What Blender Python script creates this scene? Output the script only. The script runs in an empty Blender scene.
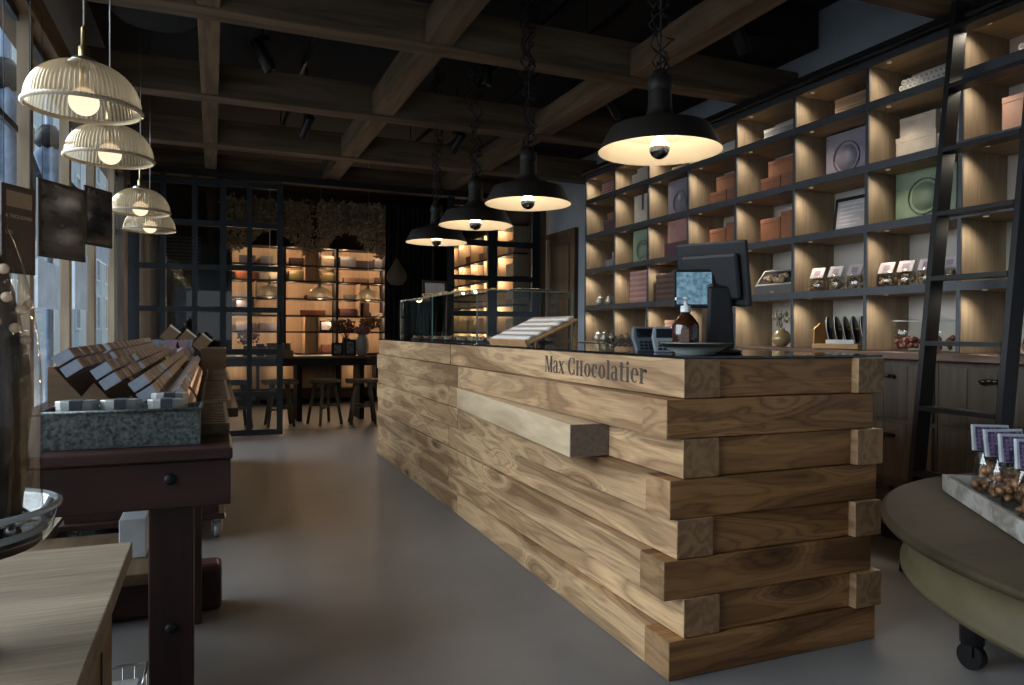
import bpy, bmesh, math, random
from mathutils import Matrix, Vector, Euler
random.seed(7)
PI = math.pi
scene = bpy.context.scene
col = scene.collection

# ------------------------------------------------------------------ materials
def newmat(name):
    m = bpy.data.materials.new(name); m.use_nodes = True
    nt = m.node_tree; nt.nodes.clear()
    return m, nt, nt.nodes, nt.links
def out_bsdf(nt, rough=.5, metal=0., spec=.5):
    o = nt.nodes.new('ShaderNodeOutputMaterial'); b = nt.nodes.new('ShaderNodeBsdfPrincipled')
    b.inputs['Roughness'].default_value = rough; b.inputs['Metallic'].default_value = metal
    b.inputs['Specular IOR Level'].default_value = spec
    nt.links.new(b.outputs[0], o.inputs[0]); return b
def C4(c): return (c[0], c[1], c[2], 1.0)
def plain(name, c, rough=.5, metal=0., spec=.5, var=.12, scale=14., bump=0.):
    m, nt, N, L = newmat(name); b = out_bsdf(nt, rough, metal, spec)
    tc = N.new('ShaderNodeTexCoord'); nz = N.new('ShaderNodeTexNoise')
    nz.inputs['Scale'].default_value = scale; nz.inputs['Detail'].default_value = 5
    L.new(tc.outputs['Object'], nz.inputs['Vector'])
    r = N.new('ShaderNodeValToRGB'); L.new(nz.outputs['Fac'], r.inputs[0])
    r.color_ramp.elements[0].position = .3; r.color_ramp.elements[1].position = .7
    r.color_ramp.elements[0].color = C4([x*(1-var) for x in c]); r.color_ramp.elements[1].color = C4([min(1, x*(1+var)) for x in c])
    L.new(r.outputs[0], b.inputs['Base Color'])
    if bump:
        bp = N.new('ShaderNodeBump'); bp.inputs['Strength'].default_value = bump; bp.inputs['Distance'].default_value = .004
        L.new(nz.outputs['Fac'], bp.inputs['Height']); L.new(bp.outputs[0], b.inputs['Normal'])
    return m
def wood(name, dark, light, axis='Y', s=1., rough=.55, figure=8., contrast=1., fibre=.35, knots=0., bump=.25, spec=.35, stretch=8.):
    m, nt, N, L = newmat(name); b = out_bsdf(nt, rough, 0, spec)
    tc = N.new('ShaderNodeTexCoord'); oi = N.new('ShaderNodeObjectInfo')
    mul = N.new('ShaderNodeMath'); mul.operation = 'MULTIPLY'; mul.inputs[1].default_value = 61.7
    L.new(oi.outputs['Random'], mul.inputs[0])
    add = N.new('ShaderNodeVectorMath'); add.operation = 'ADD'
    L.new(tc.outputs['Object'], add.inputs[0]); L.new(mul.outputs[0], add.inputs[1])
    def mapped(al, ac):
        mp = N.new('ShaderNodeMapping'); sc = [ac*s]*3; sc['XYZ'.index(axis)] = al*s
        mp.inputs['Scale'].default_value = sc; L.new(add.outputs[0], mp.inputs['Vector']); return mp
    m1 = mapped(1.0, stretch)
    n1 = N.new('ShaderNodeTexNoise'); n1.inputs['Scale'].default_value = 1.; n1.inputs['Detail'].default_value = 3; n1.inputs['Distortion'].default_value = .35
    L.new(m1.outputs[0], n1.inputs['Vector'])
    k = N.new('ShaderNodeMath'); k.operation = 'MULTIPLY'; k.inputs[1].default_value = figure; L.new(n1.outputs['Fac'], k.inputs[0])
    pp = N.new('ShaderNodeMath'); pp.operation = 'PINGPONG'; pp.inputs[1].default_value = 1.; L.new(k.outputs[0], pp.inputs[0])
    m2 = mapped(3., stretch*11)
    n2 = N.new('ShaderNodeTexNoise'); n2.inputs['Scale'].default_value = 1.; n2.inputs['Detail'].default_value = 6; n2.inputs['Roughness'].default_value = .7
    L.new(m2.outputs[0], n2.inputs['Vector'])
    m3 = mapped(.6, stretch*.35)
    n3 = N.new('ShaderNodeTexNoise'); n3.inputs['Scale'].default_value = 1.; n3.inputs['Detail'].default_value = 2
    L.new(m3.outputs[0], n3.inputs['Vector'])
    def mix(a, b_, f):
        x = N.new('ShaderNodeMix'); x.data_type = 'FLOAT'; x.inputs[0].default_value = f
        L.new(a, x.inputs[2]); L.new(b_, x.inputs[3]); return x.outputs[0]
    f = mix(pp.outputs[0], n2.outputs['Fac'], fibre); f = mix(f, n3.outputs['Fac'], .35)
    r = N.new('ShaderNodeValToRGB'); L.new(f, r.inputs[0])
    r.color_ramp.elements[0].position = .5-.28/contrast; r.color_ramp.elements[1].position = .5+.22/contrast
    r.color_ramp.elements[0].color = C4(dark); r.color_ramp.elements[1].color = C4(light)
    cout = r.outputs[0]
    if knots:
        mk = mapped(1.5, 5.)
        vo = N.new('ShaderNodeTexVoronoi'); vo.inputs['Scale'].default_value = knots; L.new(mk.outputs[0], vo.inputs['Vector'])
        kr = N.new('ShaderNodeValToRGB'); L.new(vo.outputs['Distance'], kr.inputs[0])
        kr.color_ramp.elements[0].position = .04; kr.color_ramp.elements[1].position = .16
        kr.color_ramp.elements[0].color = (.25, .2, .16, 1); kr.color_ramp.elements[1].color = (1, 1, 1, 1)
        mm = N.new('ShaderNodeMix'); mm.data_type = 'RGBA'; mm.blend_type = 'MULTIPLY'; mm.inputs[0].default_value = .8
        L.new(cout, mm.inputs[6]); L.new(kr.outputs[0], mm.inputs[7]); cout = mm.outputs[2]
    # per board brightness
    hv = N.new('ShaderNodeHueSaturation'); mr = N.new('ShaderNodeMapRange')
    mr.inputs[3].default_value = .86; mr.inputs[4].default_value = 1.14
    L.new(oi.outputs['Random'], mr.inputs[0]); L.new(mr.outputs[0], hv.inputs['Value']); L.new(cout, hv.inputs['Color'])
    L.new(hv.outputs[0], b.inputs['Base Color'])
    if bump:
        bp = N.new('ShaderNodeBump'); bp.inputs['Strength'].default_value = bump; bp.inputs['Distance'].default_value = .003
        L.new(f, bp.inputs['Height']); L.new(bp.outputs[0], b.inputs['Normal'])
    return m
def timber(name, dark, light, line, axis, along=.75, across=6.5, rough=.5):
    """heavily figured oiled timber: broad growth rings warped round knots, fine dark lines, fibre"""
    m, nt, N, L = newmat(name); b = out_bsdf(nt, rough, 0, .35)
    tc = N.new('ShaderNodeTexCoord'); oi = N.new('ShaderNodeObjectInfo')
    mul = N.new('ShaderNodeMath'); mul.operation = 'MULTIPLY'; mul.inputs[1].default_value = 83.3; L.new(oi.outputs['Random'], mul.inputs[0])
    add = N.new('ShaderNodeVectorMath'); add.operation = 'ADD'; L.new(tc.outputs['Object'], add.inputs[0]); L.new(mul.outputs[0], add.inputs[1])
    def mapped(al, ac):
        mp = N.new('ShaderNodeMapping'); sc = [ac]*3; sc['XYZ'.index(axis)] = al; mp.inputs['Scale'].default_value = sc; L.new(add.outputs[0], mp.inputs['Vector']); return mp.outputs[0]
    def mth(op, a, b_=None, v=None):
        x = N.new('ShaderNodeMath'); x.operation = op
        L.new(a, x.inputs[0])
        if b_ is not None: L.new(b_, x.inputs[1])
        if v is not None: x.inputs[1].default_value = v
        return x.outputs[0]
    n1 = N.new('ShaderNodeTexNoise'); n1.inputs['Scale'].default_value = 1.; n1.inputs['Detail'].default_value = 4; n1.inputs['Roughness'].default_value = .45; n1.inputs['Distortion'].default_value = .5; L.new(mapped(along, across), n1.inputs['Vector'])
    vo = N.new('ShaderNodeTexVoronoi'); vo.inputs['Scale'].default_value = 1.; L.new(mapped(1.5, 5.), vo.inputs['Vector'])
    kn = N.new('ShaderNodeMapRange'); kn.inputs[1].default_value = 0.; kn.inputs[2].default_value = .42; kn.inputs[3].default_value = .42; kn.inputs[4].default_value = 0.; kn.interpolation_type = 'SMOOTHSTEP'; L.new(vo.outputs['Distance'], kn.inputs[0])
    h = mth('ADD', n1.outputs['Fac'], kn.outputs[0])
    broad = mth('PINGPONG', mth('MULTIPLY', h, v=5.), v=1.)
    fine = mth('POWER', mth('PINGPONG', mth('MULTIPLY', h, v=26.), v=1.), v=2.2)
    n2 = N.new('ShaderNodeTexNoise'); n2.inputs['Scale'].default_value = 1.; n2.inputs['Detail'].default_value = 6; n2.inputs['Roughness'].default_value = .7; L.new(mapped(4., 110.), n2.inputs['Vector'])
    n3 = N.new('ShaderNodeTexNoise'); n3.inputs['Scale'].default_value = 1.; n3.inputs['Detail'].default_value = 2; L.new(mapped(.8, 2.2), n3.inputs['Vector'])
    bf = mth('ADD', mth('MULTIPLY', broad, v=.50), mth('MULTIPLY', n3.outputs['Fac'], v=.75))
    r = N.new('ShaderNodeValToRGB'); L.new(bf, r.inputs[0]); r.color_ramp.elements[0].position = .28; r.color_ramp.elements[1].position = .82
    r.color_ramp.elements[0].color = C4(dark); r.color_ramp.elements[1].color = C4(light)
    mx = N.new('ShaderNodeMix'); mx.data_type = 'RGBA'; lf = mth('MULTIPLY', fine, n3.outputs['Fac']); lf2 = mth('MULTIPLY', lf, v=.85); L.new(lf2, mx.inputs[0]); L.new(r.outputs[0], mx.inputs[6]); mx.inputs[7].default_value = C4(line)
    fb = N.new('ShaderNodeMapRange'); fb.inputs[1].default_value = .3; fb.inputs[2].default_value = .7; fb.inputs[3].default_value = .72; fb.inputs[4].default_value = 1.15; L.new(n2.outputs['Fac'], fb.inputs[0])
    kc = N.new('ShaderNodeMapRange'); kc.inputs[1].default_value = .03; kc.inputs[2].default_value = .12; kc.inputs[3].default_value = .28; kc.inputs[4].default_value = 1.; L.new(vo.outputs['Distance'], kc.inputs[0])
    sc = mth('MULTIPLY', fb.outputs[0], kc.outputs[0])
    rv = N.new('ShaderNodeMapRange'); rv.inputs[3].default_value = .88; rv.inputs[4].default_value = 1.1; L.new(oi.outputs['Random'], rv.inputs[0]); sc = mth('MULTIPLY', sc, rv.outputs[0])
    hv = N.new('ShaderNodeHueSaturation'); L.new(sc, hv.inputs['Value']); L.new(mx.outputs[2], hv.inputs['Color']); L.new(hv.outputs[0], b.inputs['Base Color'])
    bp = N.new('ShaderNodeBump'); bp.inputs['Strength'].default_value = .25; bp.inputs['Distance'].default_value = .002; L.new(n2.outputs['Fac'], bp.inputs['Height']); L.new(bp.outputs[0], b.inputs['Normal'])
    return m
def emis(name, c, s):
    m, nt, N, L = newmat(name); o = N.new('ShaderNodeOutputMaterial'); e = N.new('ShaderNodeEmission')
    e.inputs[0].default_value = C4(c); e.inputs[1].default_value = s; L.new(e.outputs[0], o.inputs[0]); return m
def glass(name, tint=(1, 1, 1), refl=1.0, rough=.0, base=.04, ior=1.5):
    m, nt, N, L = newmat(name); o = N.new('ShaderNodeOutputMaterial'); mx = N.new('ShaderNodeMixShader')
    t = N.new('ShaderNodeBsdfTransparent'); t.inputs[0].default_value = C4(tint)
    g = N.new('ShaderNodeBsdfGlossy'); g.inputs['Roughness'].default_value = rough
    fr = N.new('ShaderNodeFresnel'); fr.inputs[0].default_value = ior
    k = N.new('ShaderNodeMath'); k.operation = 'MULTIPLY'; k.inputs[1].default_value = refl; k.use_clamp = True
    ge = N.new('ShaderNodeNewGeometry'); iv = N.new('ShaderNodeMath'); iv.operation = 'SUBTRACT'; iv.inputs[0].default_value = 1.; L.new(ge.outputs['Backfacing'], iv.inputs[1])
    k2 = N.new('ShaderNodeMath'); k2.operation = 'MULTIPLY'; L.new(k.outputs[0], k2.inputs[0]); L.new(iv.outputs[0], k2.inputs[1])
    L.new(fr.outputs[0], k.inputs[0]); L.new(k2.outputs[0], mx.inputs[0]); L.new(t.outputs[0], mx.inputs[1]); L.new(g.outputs[0], mx.inputs[2])
    L.new(mx.outputs[0], o.inputs[0]); return m

M = {}
M['floor'] = None
def floor_mat():
    m, nt, N, L = newmat('poured_concrete'); b = out_bsdf(nt, .42, 0, .4)
    tc = N.new('ShaderNodeTexCoord'); n = N.new('ShaderNodeTexNoise'); n.inputs['Scale'].default_value = .9; n.inputs['Detail'].default_value = 9; n.inputs['Roughness'].default_value = .6
    L.new(tc.outputs['Object'], n.inputs['Vector'])
    r = N.new('ShaderNodeValToRGB'); L.new(n.outputs['Fac'], r.inputs[0])
    r.color_ramp.elements[0].position = .3; r.color_ramp.elements[1].position = .72
    r.color_ramp.elements[0].color = (.125, .116, .111, 1); r.color_ramp.elements[1].color = (.215, .202, .195, 1)
    L.new(r.outputs[0], b.inputs['Base Color'])
    rr = N.new('ShaderNodeMapRange'); rr.inputs[3].default_value = .34; rr.inputs[4].default_value = .55
    L.new(n.outputs['Fac'], rr.inputs[0]); L.new(rr.outputs[0], b.inputs['Roughness'])
    return m
M['floor'] = floor_mat()
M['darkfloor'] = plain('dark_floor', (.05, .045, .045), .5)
M['ceil'] = plain('black_ceiling', (.012, .012, .013), .9)
M['plaster'] = plain('grey_blue_plaster', (.43, .47, .51), .85, var=.06, scale=5)
M['blackwall'] = plain('black_wall', (.018, .017, .017), .8)
M['timberY'] = timber('oiled_timber_long', (.20, .108, .05), (.56, .365, .195), (.075, .035, .016), 'Y')
M['timberX'] = timber('oiled_timber_cross_shaded', (.115, .050, .017), (.36, .178, .065), (.032, .013, .005), 'X', .9, 7.5)  # darker, redder copy of the counter timber; end face's shade is in the colour
M['endgrain'] = wood('timber_end_grain', (.14, .078, .034), (.33, .195, .095), 'Y', 3., .6, 14., 1., .5, stretch=3)
M['palebeam'] = wood('pale_planed_timber', (.33, .235, .14), (.60, .46, .30), 'Y', 1., .5, 5., 1., .35, stretch=7)
M['greyend'] = plain('grey_brown_end_grain', (.15, .115, .088), .7, var=.2, scale=60)
M['shelfwoodZ'] = wood('grey_oak_upright', (.17, .125, .08), (.36, .285, .19), 'Z', 1.3, .6, 4., 1.35, .7, stretch=7)
M['shelfwoodY'] = wood('grey_oak_board', (.17, .125, .08), (.34, .265, .18), 'Y', 1.3, .6, 4., 1.35, .7, stretch=7)
M['shelfback'] = plain('cream_back_panel', (.50, .46, .40), .7, var=.04, scale=3)
M['edge'] = plain('blue_black_steel_edge', (.07, .074, .082), .45, .3)
M['beam'] = wood('smoked_oak_beam', (.046, .030, .017), (.165, .112, .067), 'X', 1., .7, 5., 1., .5, stretch=10)
M['beamY'] = wood('smoked_oak_joist', (.055, .035, .018), (.19, .124, .068), 'Y', 1., .7, 5., 1., .5, stretch=10)
M['cabwood'] = wood('dark_stained_plank', (.055, .042, .031), (.15, .118, .088), 'Z', 1.2, .55, 4., 1., .6, stretch=14)
M['cabtop'] = wood('red_brown_worktop', (.12, .07, .05), (.27, .17, .125), 'Y', 1.2, .5, 4., 1., .5)
M['black'] = plain('matt_black_steel', (.012, .011, .011), .5, .0, spec=.3)
M['blacksatin'] = plain('satin_black_plastic', (.009, .009, .010), .42, spec=.3)
M['bluesteel'] = plain('blue_black_door_steel', (.02, .027, .033), .45, .3)
M['brass'] = plain('aged_brass', (.45, .33, .16), .35, 1.)
M['steel'] = plain('brushed_steel', (.55, .55, .55), .3, 1.)
M['pane'] = glass('clear_glass_pane', (.92, .95, .95), 1.4)
M['shopglass'] = glass('shop_window_glass', (.95, .97, .98), .8)
M['caseglass'] = glass('display_case_glass', (.88, .93, .92), 1.6)
M['caseedge'] = plain('green_glass_edge', (.12, .2, .18), .15)
M['jarglass'] = glass('jar_glass', (.97, .98, .97), 1.5)
M['cellophane'] = glass('crinkled_cellophane', (.85, .87, .88), 2.5, .12)
M['glasstop'] = plain('black_glass_counter_top', (.008, .009, .010), .06, 0, .7, var=.02)
M['letters'] = plain('dark_engraved_letter', (.045, .032, .024), .7)
M['bench'] = wood('mahogany_workbench', (.018, .007, .006), (.060, .024, .019), 'X', 1., .42, 4., 1., .5, spec=.3)
M['benchleg'] = wood('mahogany_leg', (.016, .007, .006), (.052, .023, .018), 'Z', 1., .45, 4., 1., .5)
M['neartop'] = wood('weathered_pale_board', (.085, .06, .04), (.36, .285, .195), 'X', 1.6, .7, 4., 1.15, .8, stretch=7)
M['nearside'] = wood('waxed_brown_side', (.13, .075, .035), (.30, .19, .10), 'Y', 1., .55, 4., 1., .5)
M['roundtop'] = wood('olive_brown_tabletop', (.015, .010, .005), (.045, .033, .016), 'X', .8, .6, 3., .9, .5, spec=.2)
M['apron'] = plain('green_washed_apron', (.060, .046, .020), .6, var=.25, scale=7)
M['whitewash'] = wood('whitewashed_tray_wood', (.09, .075, .06), (.34, .32, .28), 'Y', 2., .7, 5., 1.1, .5)
M['galv'] = plain('galvanised_zinc', (.20, .23, .22), .5, .55, var=.45, scale=45)
M['ply'] = wood('brown_rack_board', (.12, .072, .04), (.22, .14, .08), 'X', 1., .6, 4., 1., .5)
M['cratewood'] = wood('dark_crate_wood', (.07, .042, .022), (.21, .14, .078), 'Y', 1.5, .6, 4., 1., .5)
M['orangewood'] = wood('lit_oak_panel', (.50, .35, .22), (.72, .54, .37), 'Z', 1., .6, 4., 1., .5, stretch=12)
M['stoolwood'] = wood('dark_ash_stool', (.08, .056, .033), (.24, .18, .11), 'Z', 1., .6, 4., 1., .5)
M['doorwood'] = wood('brown_panelled_door', (.05, .027, .017), (.11, .062, .038), 'Z', 1., .5, 4., 1., .5)
M['windowframe'] = wood('pale_oak_mullion', (.28, .21, .14), (.50, .41, .30), 'Z', 1., .6, 4., 1., .5)
M['shadeblack'] = plain('brown_black_enamel', (.011, .008, .006), .6, spec=.3)
M['shadein'] = plain('cream_enamel', (.78, .68, .52), .5, var=.02)
M['mirrorbulb'] = plain('silvered_bulb', (.35, .33, .32), .12, 1.)
M['bulbtop'] = emis('glowing_filament_glass', (1., .78, .50), 22.)
M['bulbwarm'] = emis('opal_bulb', (1., .80, .56), 1.35)
M['slot'] = emis('small_lamp_lens', (1., .78, .5), .22)
def col_mat(name, c, rough=.6, **k):
    if name not in M: M[name] = plain(name, c, rough, **k)
    return M[name]
def ribglass(nm='prismatic_ribbed_glass', tf=.30):
    m, nt, N, L = newmat(nm); o = N.new('ShaderNodeOutputMaterial')
    t = N.new('ShaderNodeBsdfTransparent'); t.inputs[0].default_value = (.86, .80, .68, 1)
    g = N.new('ShaderNodeBsdfGlossy'); g.inputs['Roughness'].default_value = .10; g.inputs[0].default_value = (.95, .84, .66, 1)
    tr = N.new('ShaderNodeBsdfTranslucent'); tr.inputs[0].default_value = (.95, .80, .58, 1)
    fr = N.new('ShaderNodeLayerWeight'); fr.inputs[0].default_value = .45
    k = N.new('ShaderNodeMapRange'); k.inputs[3].default_value = .10; k.inputs[4].default_value = .90
    L.new(fr.outputs['Facing'], k.inputs[0])
    m1 = N.new('ShaderNodeMixShader'); L.new(k.outputs[0], m1.inputs[0]); L.new(t.outputs[0], m1.inputs[1]); L.new(g.outputs[0], m1.inputs[2])
    m2 = N.new('ShaderNodeMixShader'); m2.inputs[0].default_value = tf; L.new(m1.outputs[0], m2.inputs[1]); L.new(tr.outputs[0], m2.inputs[2])
    L.new(m2.outputs[0], o.inputs[0]); return m
M['ribglass'] = ribglass(); M['ribglass2'] = ribglass('frosted_ribbed_glass', .7)

# ------------------------------------------------------------------ mesh helpers
class MB:
    def __init__(s): s.bm = bmesh.new()
    def verts(s, pts): return [s.bm.verts.new(p) for p in pts]
    def face(s, vs, sm=False):
        try: f = s.bm.faces.new(vs); f.smooth = sm; return f
        except ValueError: return None
    def box(s, x0, x1, y0, y1, z0, z1, mat=None):
        P = [(x, y, z) for x in (x0, x1) for y in (y0, y1) for z in (z0, z1)]
        if mat is not None: P = [mat @ Vector(p) for p in P]
        v = s.verts(P)
        for f in ((0,1,3,2),(4,6,7,5),(0,4,5,1),(2,3,7,6),(0,2,6,4),(1,5,7,3)): s.face([v[i] for i in f])
        return s
    def cyl(s, p0, p1, r0, r1=None, n=16, caps=True, sm=True):
        r1 = r0 if r1 is None else r1
        p0, p1 = Vector(p0), Vector(p1); d = (p1-p0)
        q = d.to_track_quat('Z', 'Y') if d.length > 1e-9 else Euler((0,0,0)).to_quaternion()
        A, B = [], []
        for i in range(n):
            a = 2*PI*i/n; o = Vector((math.cos(a), math.sin(a), 0))
            A.append(s.bm.verts.new(p0+q@(o*r0))); B.append(s.bm.verts.new(p1+q@(o*r1)))
        for i in range(n): s.face([A[i], A[(i+1)%n], B[(i+1)%n], B[i]], sm)
        if caps: s.face(A[::-1]); s.face(B)
        return s
    def tube(s, pts, r, n=6):
        for a, b in zip(pts[:-1], pts[1:]): s.cyl(a, b, r, r, n, True)
        return s
    def lathe(s, prof, c=(0,0,0), n=32, sm=True, close=False, ribs=0, ribamp=0., sx=1., sy=1., mat=None):
        rings = []
        for (r, z) in prof:
            ring = []
            for i in range(n):
                a = 2*PI*i/n; rr = r
                if ribs: rr = r*(1+ribamp*math.cos(ribs*a))
                p = Vector((c[0]+rr*math.cos(a)*sx, c[1]+rr*math.sin(a)*sy, c[2]+z))
                if mat is not None: p = mat @ p
                ring.append(s.bm.verts.new(p))
            rings.append(ring)
        for A, B in zip(rings[:-1], rings[1:]):
            for i in range(n): s.face([A[i], A[(i+1)%n], B[(i+1)%n], B[i]], sm)
        if close: s.face(rings[0][::-1]); s.face(rings[-1])
        return s
    def prism(s, poly, axis, a0, a1):
        """poly: 2D points; axis: extrusion axis. For 'x': (y,z); 'y': (x,z); 'z': (x,y)"""
        def P(p, a): return {'x': (a, p[0], p[1]), 'y': (p[0], a, p[1]), 'z': (p[0], p[1], a)}[axis]
        A = s.verts([P(p, a0) for p in poly]); B = s.verts([P(p, a1) for p in poly]); n = len(poly)
        s.face(A[::-1]); s.face(B)
        for i in range(n): s.face([A[i], A[(i+1)%n], B[(i+1)%n], B[i]])
        return s
    def sphere(s, c, r, n=10, sz=1., zmin=-1., zmax=1., jit=0.):
        m = max(4, n//2+1); prof = []
        a0 = math.asin(zmin); a1 = math.asin(zmax)
        for i in range(m+1):
            a = a0+(a1-a0)*i/m; prof.append((max(1e-4, r*math.cos(a)), r*math.sin(a)*sz))
        s.lathe(prof, c, n); return s
    def blob(s, c, r, jit=.15, sub=1, sc=(1,1,1)):
        ret = bmesh.ops.create_icosphere(s.bm, subdivisions=sub, radius=1.)
        for v in ret['verts']:
            k = r*(1+random.uniform(-jit, jit)); v.co = Vector((c[0]+v.co.x*k*sc[0], c[1]+v.co.y*k*sc[1], c[2]+v.co.z*k*sc[2]))
        for v in ret['verts']:
            for f in v.link_faces: f.smooth = True
        return s
    def xf(s, mat):
        for v in s.bm.verts: v.co = mat @ v.co
        return s
    def build(s, name, mat, parent=None, bevel=0., solid=0., origin=None):
        off = Vector((0,0,0))
        if parent is not None:
            off = Vector(parent.get('_w', (0,0,0)))
        else:
            if origin is None:
                xs = [v.co for v in s.bm.verts]
                origin = (sum(v.x for v in xs)/len(xs), sum(v.y for v in xs)/len(xs), min(v.z for v in xs))
            off = Vector(origin)
        for v in s.bm.verts: v.co -= off
        bmesh.ops.recalc_face_normals(s.bm, faces=s.bm.faces)
        me = bpy.data.meshes.new(name); s.bm.to_mesh(me); s.bm.free()
        o = bpy.data.objects.new(name, me); col.objects.link(o)
        if isinstance(mat, (list, tuple)):
            for m_ in mat: me.materials.append(m_)
        else: me.materials.append(mat)
        if parent is not None: o.parent = parent; o['_w'] = tuple(off)
        else: o.location = off; o['_w'] = tuple(off)
        if bevel:
            b = o.modifiers.new('bevel', 'BEVEL'); b.width = bevel; b.segments = 2; b.limit_method = 'ANGLE'
        if solid:
            b = o.modifiers.new('solid', 'SOLIDIFY'); b.thickness = solid; b.offset = 0
        return o
def thing(name, label, cat, loc=(0,0,0), group=None):
    o = bpy.data.objects.new(name, None); col.objects.link(o); o.location = loc; o['_w'] = tuple(loc)
    o.empty_display_size = .05
    o['label'] = label; o['category'] = cat
    if group: o['group'] = group
    return o
def tag(o, label, cat, group=None, kind=None):
    o['label'] = label; o['category'] = cat
    if group: o['group'] = group
    if kind: o['kind'] = kind
    return o
def struct(o, label=None):
    o['kind'] = 'structure'
    if label: o['label'] = label
    return o
def structE(name, loc=(0,0,0)):
    o = bpy.data.objects.new(name, None); col.objects.link(o); o.location = loc; o['_w'] = tuple(loc); o['kind'] = 'structure'; return o
def bx(x0, x1, y0, y1, z0, z1): return MB().box(x0, x1, y0, y1, z0, z1)
def dup(root, loc, label=None, group=None, rotz=None):
    r = root.copy(); col.objects.link(r); r.location = loc
    if rotz is not None: r.rotation_euler = (0, 0, rotz)
    if label: r['label'] = label
    if group: r['group'] = group
    for ch in list(root.children):
        c = ch.copy(); col.objects.link(c); c.parent = r
        for g in list(ch.children):
            d = g.copy(); col.objects.link(d); d.parent = c
    return r
def T(x, y, z, rx=0, ry=0, rz=0): return Matrix.Translation((x, y, z)) @ Euler((rx, ry, rz)).to_matrix().to_4x4()
#PARTS
WORLD, EXPO = 1.5, -0.12
# ------------------------------------------------------------------ the room
CH = 3.4
struct(bx(-.95, 4.0, -2.7, 8.55, -.12, 0).build('floor', M['floor'], origin=(0,0,0)))
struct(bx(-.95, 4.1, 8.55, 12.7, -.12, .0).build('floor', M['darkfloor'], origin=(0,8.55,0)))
struct(bx(-1.0, 4.2, -2.8, 12.8, CH, CH+.1).build('ceiling', M['ceil'], origin=(0,0,CH)))
struct(bx(3.9, 4.05, -2.7, 8.33, 0, CH).build('wall_right', M['plaster'], origin=(3.9,0,0)))
struct(bx(4.0, 4.15, 8.33, 12.6, 0, CH).build('wall_back_room_right', M['blackwall'], origin=(4,8.3,0)))
struct(bx(-1.0, 4.15, 12.6, 12.75, 0, CH).build('wall_back', M['blackwall'], origin=(0,12.6,0)))
struct(bx(-.95, -.8, 8.33, 12.6, 0, CH).build('wall_back_room_left', M['blackwall'], origin=(-.9,8.4,0)))
wl = struct(bx(-.95, -.8, -2.7, 8.33, 0, .12).box(-.95, -.8, -2.7, 8.33, 2.74, CH).build('wall_left', M['plaster'], origin=(-.9,0,0)))
wf = MB().box(-.95, -.6, -2.85, -2.7, 0, CH).box(.9, 4.05, -2.85, -2.7, 0, CH).box(-.6, .9, -2.85, -2.7, 2.1, CH).box(-.6, .9, -2.85, -2.7, 0, .9)
struct(wf.build('wall_front', M['plaster'], origin=(0,-2.8,0)))
# street side: mullions, plate, sills, panes
mull = [-1.6, -.6, .4, 1.3, 2.2, 3.1, 4.02, 5.02, 6.0, 7.15, 7.95]
n = 1
struct(bx(-.95, -.765, -2.7, 8.2, 2.6, 2.74).build('trim_1', M['beamY'], origin=(-.87,0,2.6)))
struct(bx(-.95, -.745, -2.7, 8.2, .121, .139).build('trim_2', M['windowframe'], origin=(-.87,0,.12)))
for i, y in enumerate(mull):
    struct(bx(-.84, -.79, y-.04, y+.04, .14, 2.6).build('trim_%d' % (3+i), M['windowframe'], origin=(-.87,y,.47)), 'pale oak window post')
struct(bx(-.82, -.765, 7.62, 7.90, .14, 2.6).build('trim_30', M['cabwood'], origin=(-.8,7.8,.47)))
for i, (a, b) in enumerate(zip([-2.7]+mull, mull+[8.33])):
    a2, b2 = a+.06, b-.06
    w = structE('window_%d' % (i+1), (-.88, (a+b)/2, .47))
    f = MB().box(-.855, -.825, a2, b2, .14, .18).box(-.855, -.825, a2, b2, 2.56, 2.6)
    if i % 2 == 0: f.box(-.85, -.83, a2, b2, 2.05, 2.08)
    f.build('window_frame', M['bluesteel'], w)
    bx(-.843, -.838, a2, b2, .181, 2.559).build('window_pane', M['shopglass'], w)
# ceiling timbers
k = 40
def trim(mb, mat, o, label=None):
    global k; k += 1
    return struct(mb.build('trim_%d' % k, mat, origin=o, bevel=.006), label)
def mkr(fn): return fn
ybeams = [(1.08, 1.24), (2.52, 2.68), (4.06, 4.22), (5.56, 5.72), (7.02, 7.18)]
for (a, b) in ybeams:
    trim(bx(-.8, 3.9, a, b, 2.8, 3.035), M['beam'], (1.5, a, 2.8), 'smoked oak cross beam')
trim(bx(-.8, 3.9, 8.26, 8.40, 2.76, 3.0), M['beam'], (1.5, 8.3, 2.8), 'header beam over the glazed screen')
yy = [(-.8,1.08)] + [(ybeams[i][1], ybeams[i+1][0]) for i in range(4)] + [(7.18, 8.26)]
for (a, b) in yy:
    for (x0, x1) in ((-.08, .035), (1.123, 1.286), (2.49, 2.646)):
        trim(bx(x0, x1, a+.002, b-.002, 2.81, 2.98), M['beamY'], ((x0+x1)/2, a, 2.81), 'oak joist between the cross beams')
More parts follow.
